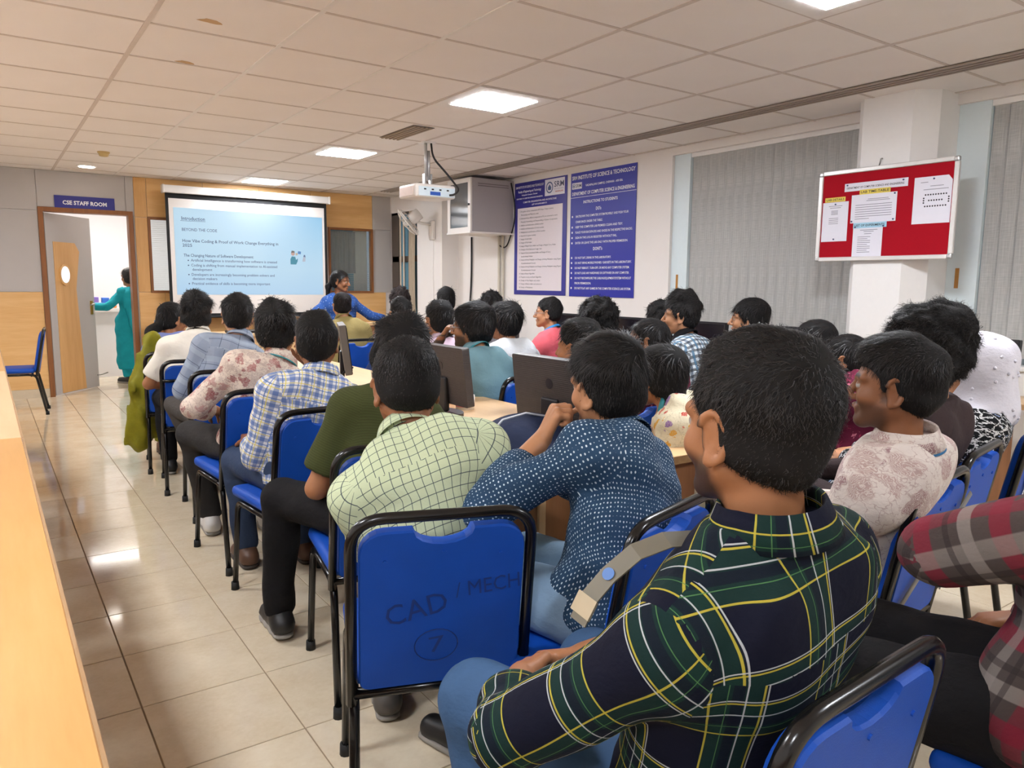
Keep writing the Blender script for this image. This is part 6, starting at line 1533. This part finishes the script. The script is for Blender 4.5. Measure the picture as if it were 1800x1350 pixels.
g.folds(0.007, 44, 34, (1.2, 1.2, 0.7)); g.ell(TT((0, 0.10, -0.015)), (0.062, 0.075, 0.082), Rh_, 0.01, True); g.halfspace((0, 0, p23['NB'][2] - 0.065), (0, 0, -1))
V, F = g.nets(1); me = np_mesh('headscarf', V, F); set_uv(me, V[F][:, :, :2]); hj = link('headscarf', me, F_['hijab'], p23['root'])
r_ = np.random.default_rng(3); N_ = np.cross(V[F[:, 2]] - V[F[:, 0]], V[F[:, 3]] - V[F[:, 1]]); N_ /= np.linalg.norm(N_, axis=1)[:, None] + 1e-9
bmk = bmesh.new(); bmesh.ops.create_icosphere(bmk, subdivisions=1, radius=0.0065); tuft = bm_mesh('scarf_tuft', bmk, True); tuft.materials.append(F_['hijab'])
for k in r_.choice(len(F), 46, replace=False): link('scarf_tuft', tuft, None, hj).location = Vector(V[F[k]].mean(0) + N_[k] * 0.001)
p18 = person('seated person in navy, green and yellow plaid shirt in near foreground', (0.91, 0.71), -2, (0.872, 0.660, 1.19), F_['navyplaid'], F_['jeans'], ('short', dict(top=0.024, side=0.010, back=0.012, L=0.024, lift=0.6, curl=0.004, noise=0.005, n=1.6, wd=0.9)), hyaw=6, hp=2, lod=0, skin='b', beard=0.85, build=1.08, sdrop=0.015, neck=-0.008, fwd_in=0.03, folds=0.008, sleeve='roll', hsc=1.0, haircol='#130e0c',
             L=((-0.15, 0.30, 0.66), (-0.8, -0.3, -0.2)), R=((0.02, 0.32, 0.64), (0.8, -0.3, -0.3)), hl=dict(d=(0.75, 0.55, -0.15), n=(-0.2, 0.5, 0.9), curl=0.5, vis=1), hrr=dict(d=(-0.6, 0.6, -0.1), n=(0.1, 0.5, 0.9), curl=0.5, vis=1), knees=((-0.15, 0.44, 0.55), (0.15, 0.43, 0.54)))
person('person in wine and grey plaid shirt, elbow out, cropped at right edge', (1.64, 0.43), -6, (1.68, 0.48, 1.24), F_['wineplaid'], F_['blacktrs'], 'short', hyaw=0, lod=1, skin='b', folds=0.009, build=1.15, L=((0.13, 0.22, 0.84), (-1.0, 0.6, -0.3)), hl=dict(d=(1, 0.2, -0.3)), R=((0.22, 0.14, 0.64), (0.6, -0.8, -0.2)), shirt_off=0.022)

# ------------------------------------------------------------------ standing women
p1 = person('standing presenter in blue embroidered kurti, arm reaching to the table', (3.27, 7.98), 178, (3.27, 8.02, 1.37), F_['kurti'], F_['djeans'], 'tail', hyaw=135, hp=8, lod=1, skin='a', female=True, stand=True, collar=False, dress=1.0, sleeve='three', group=None, hsc=0.95, pelvis_z=0.80,
            L=((-0.58, 0.02, 0.93), (0.0, -0.4, -0.5)), R=((0.25, 0.12, 0.86), (0.7, -0.4, 0)), hl=dict(vis=1, curl=0.2))
p2 = person('standing person in turquoise saree reaching for the staff room door', (1.58, 11.15), -35, (1.60, 11.22, 1.40), F_['saree'], F_['saree'], 'bun', hyaw=-20, hp=0, lod=1, skin='b', female=True, stand=True, collar=False, dress=1.5, sleeve='three', group=None, haircol='#2a2624', pelvis_z=0.82,
            L=((-0.42, 0.26, 1.02), (-0.5, -0.4, -0.6)), hl=dict(vis=1, curl=0.1, d=(-0.9, 0.5, 0.1), n=(0, -0.8, 0.5)))
g = Grid((-0.4, -0.35, 0.30), (0.4, 0.35, 1.35), 0.016); 
g.cone(p2['SHL'] + np.array([0, -0.02, 0.03]), (-0.02, -0.16, 0.8), 0.075, 0.10, 0.04, (np.array([0, 1.0, 0]), 0.6)); g.cone((-0.02, -0.16, 0.8), (0.10, -0.17, 0.42), 0.10, 0.12, 0.05, (np.array([0, 1.0, 0]), 0.5)); g.cone(p2['SHL'] + np.array([0, -0.02, 0.03]), (0.1, 0.12, 0.9), 0.06, 0.08, 0.04)
g.folds(0.010, 9, 40, (1.6, 1.2, 0.3)); V, F = g.nets(1); me = np_mesh('saree_pallu', V, F); set_uv(me, V[F][:, :, :2]); link('saree_pallu', me, F_['saree'], p2['root'])

# ------------------------------------------------------------------ bags and small things
bp = thing('backpack', 'navy backpack slumped on the desk before the dotted shirt', 'backpack', (1.42, 2.02, 0.75), 0.25)
g = Grid((-0.30, -0.25, -0.01), (0.30, 0.30, 0.30), 0.009)
g.cone((-0.14, 0.0, 0.075), (0.12, 0.02, 0.085), 0.115, 0.12, 0.03, (np.array([0, 0, 1.0]), 0.72)); g.cone((-0.15, -0.10, 0.05), (0.10, -0.12, 0.055), 0.06, 0.06, 0.03, (np.array([0, 0, 1.0]), 0.8))
g.folds(0.010, 77, 24); g.halfspace((0, 0, 0.001), (0, 0, -1)); V, F = g.nets(1); me = np_mesh('bag_body', V, F); set_uv(me, V[F][:, :, :2]); link('bag_body', me, m_plain_cloth('navy_canvas', '#222b45', 0.15), bp)
tube('zip_line', [(-0.20, -0.05, 0.125), (-0.08, -0.02, 0.175), (0.05, -0.01, 0.18), (0.16, -0.04, 0.155)], 0.004, plain('zip_grey', '#b5b8bf', 0.4), bp, 6)
tube('strap', bez([(-0.2, 0.05, 0.12), (-0.26, -0.05, 0.06), (-0.2, -0.15, 0.02)], 0.06), 0.012, m_plain_cloth('navy_canvas', '#222b45', 0.15), bp, 6, False, 0.35)
jk = thing('jacket', 'bundled denim and red jacket lying on the island desk', 'jacket', (1.98, 3.42, 0.75))
g = Grid((-0.2, -0.2, -0.01), (0.2, 0.2, 0.3), 0.009); g.cone((-0.03, 0, 0.06), (0.03, 0.03, 0.16), 0.07, 0.045, 0.03); g.folds(0.012, 31, 34); g.halfspace((0, 0, 0.001), (0, 0, -1)); V, F = g.nets(1); me = np_mesh('denim_part', V, F); set_uv(me, V[F][:, :, :2]); link('denim_part', me, F_['djeans'], jk)
g = Grid((-0.2, -0.25, -0.01), (0.2, 0.2, 0.25), 0.009); g.cone((-0.02, -0.07, 0.04), (0.0, -0.05, 0.11), 0.045, 0.035, 0.03); g.folds(0.010, 32, 40); g.halfspace((0, 0, 0.001), (0, 0, -1)); V, F = g.nets(1); me = np_mesh('red_part', V, F); set_uv(me, V[F][:, :, :2]); link('red_part', me, m_plain_cloth('red_cloth', '#b01f33', 0.1), jk)
# grey bag strap with metal buckle hanging over the front of the foreground man's shoulder
st = [(0.83, 0.70, 1.00), (0.76, 0.705, 1.008), (0.715, 0.72, 0.995), (0.68, 0.735, 0.965), (0.655, 0.745, 0.935), (0.64, 0.752, 0.90)]
Mi = p18['root'].matrix_basis.inverted() if False else (Matrix.Translation(p18['root'].location) @ Matrix.Rotation(p18['root'].rotation_euler.z, 4, 'Z')).inverted()
sp_ = [Mi @ Vector(q) for q in st]; nrm = Vector((-0.75, -0.2, 0.6)).normalized()
def ribbon(name, pts, half, th, mat, parent, n=nrm):
    bm = bmesh.new(); rows = []
    for k, q in enumerate(pts):
        tdir = (pts[min(k + 1, len(pts) - 1)] - pts[max(k - 1, 0)]).normalized(); sd = tdir.cross(n).normalized()
        rows.append([bm.verts.new(q + sd * s * half + n * h) for s, h in ((-1, 0), (1, 0), (1, th), (-1, th))])
    for a, b in zip(rows[:-1], rows[1:]):
        for k in range(4): bm.faces.new((a[k], a[(k + 1) % 4], b[(k + 1) % 4], b[k]))
    bm.faces.new(rows[0]); bm.faces.new(rows[-1][::-1])
    return link(name, bm_mesh(name, bm), mat, parent)
bs_ = ribbon('bag_strap', sp_, 0.014, 0.003, plain('strap_grey', '#6f6a5c', 0.6), p18['root'])
ribbon('buckle', [sp_[4] + nrm * 0.003, sp_[4].lerp(sp_[5], 0.75) + nrm * 0.003], 0.017, 0.005, plain('buckle_metal', '#b9ad94', 0.3, 0.6), bs_)
prism('strap_emblem', circ(0, 0, 0.009, 16), 0.0, 0.001, plain('emblem_blue', '#2d63a8', 0.4), bs_, Matrix.Translation(sp_[3] + nrm * 0.004) @ nrm.to_track_quat('Z', 'Y').to_matrix().to_4x4())
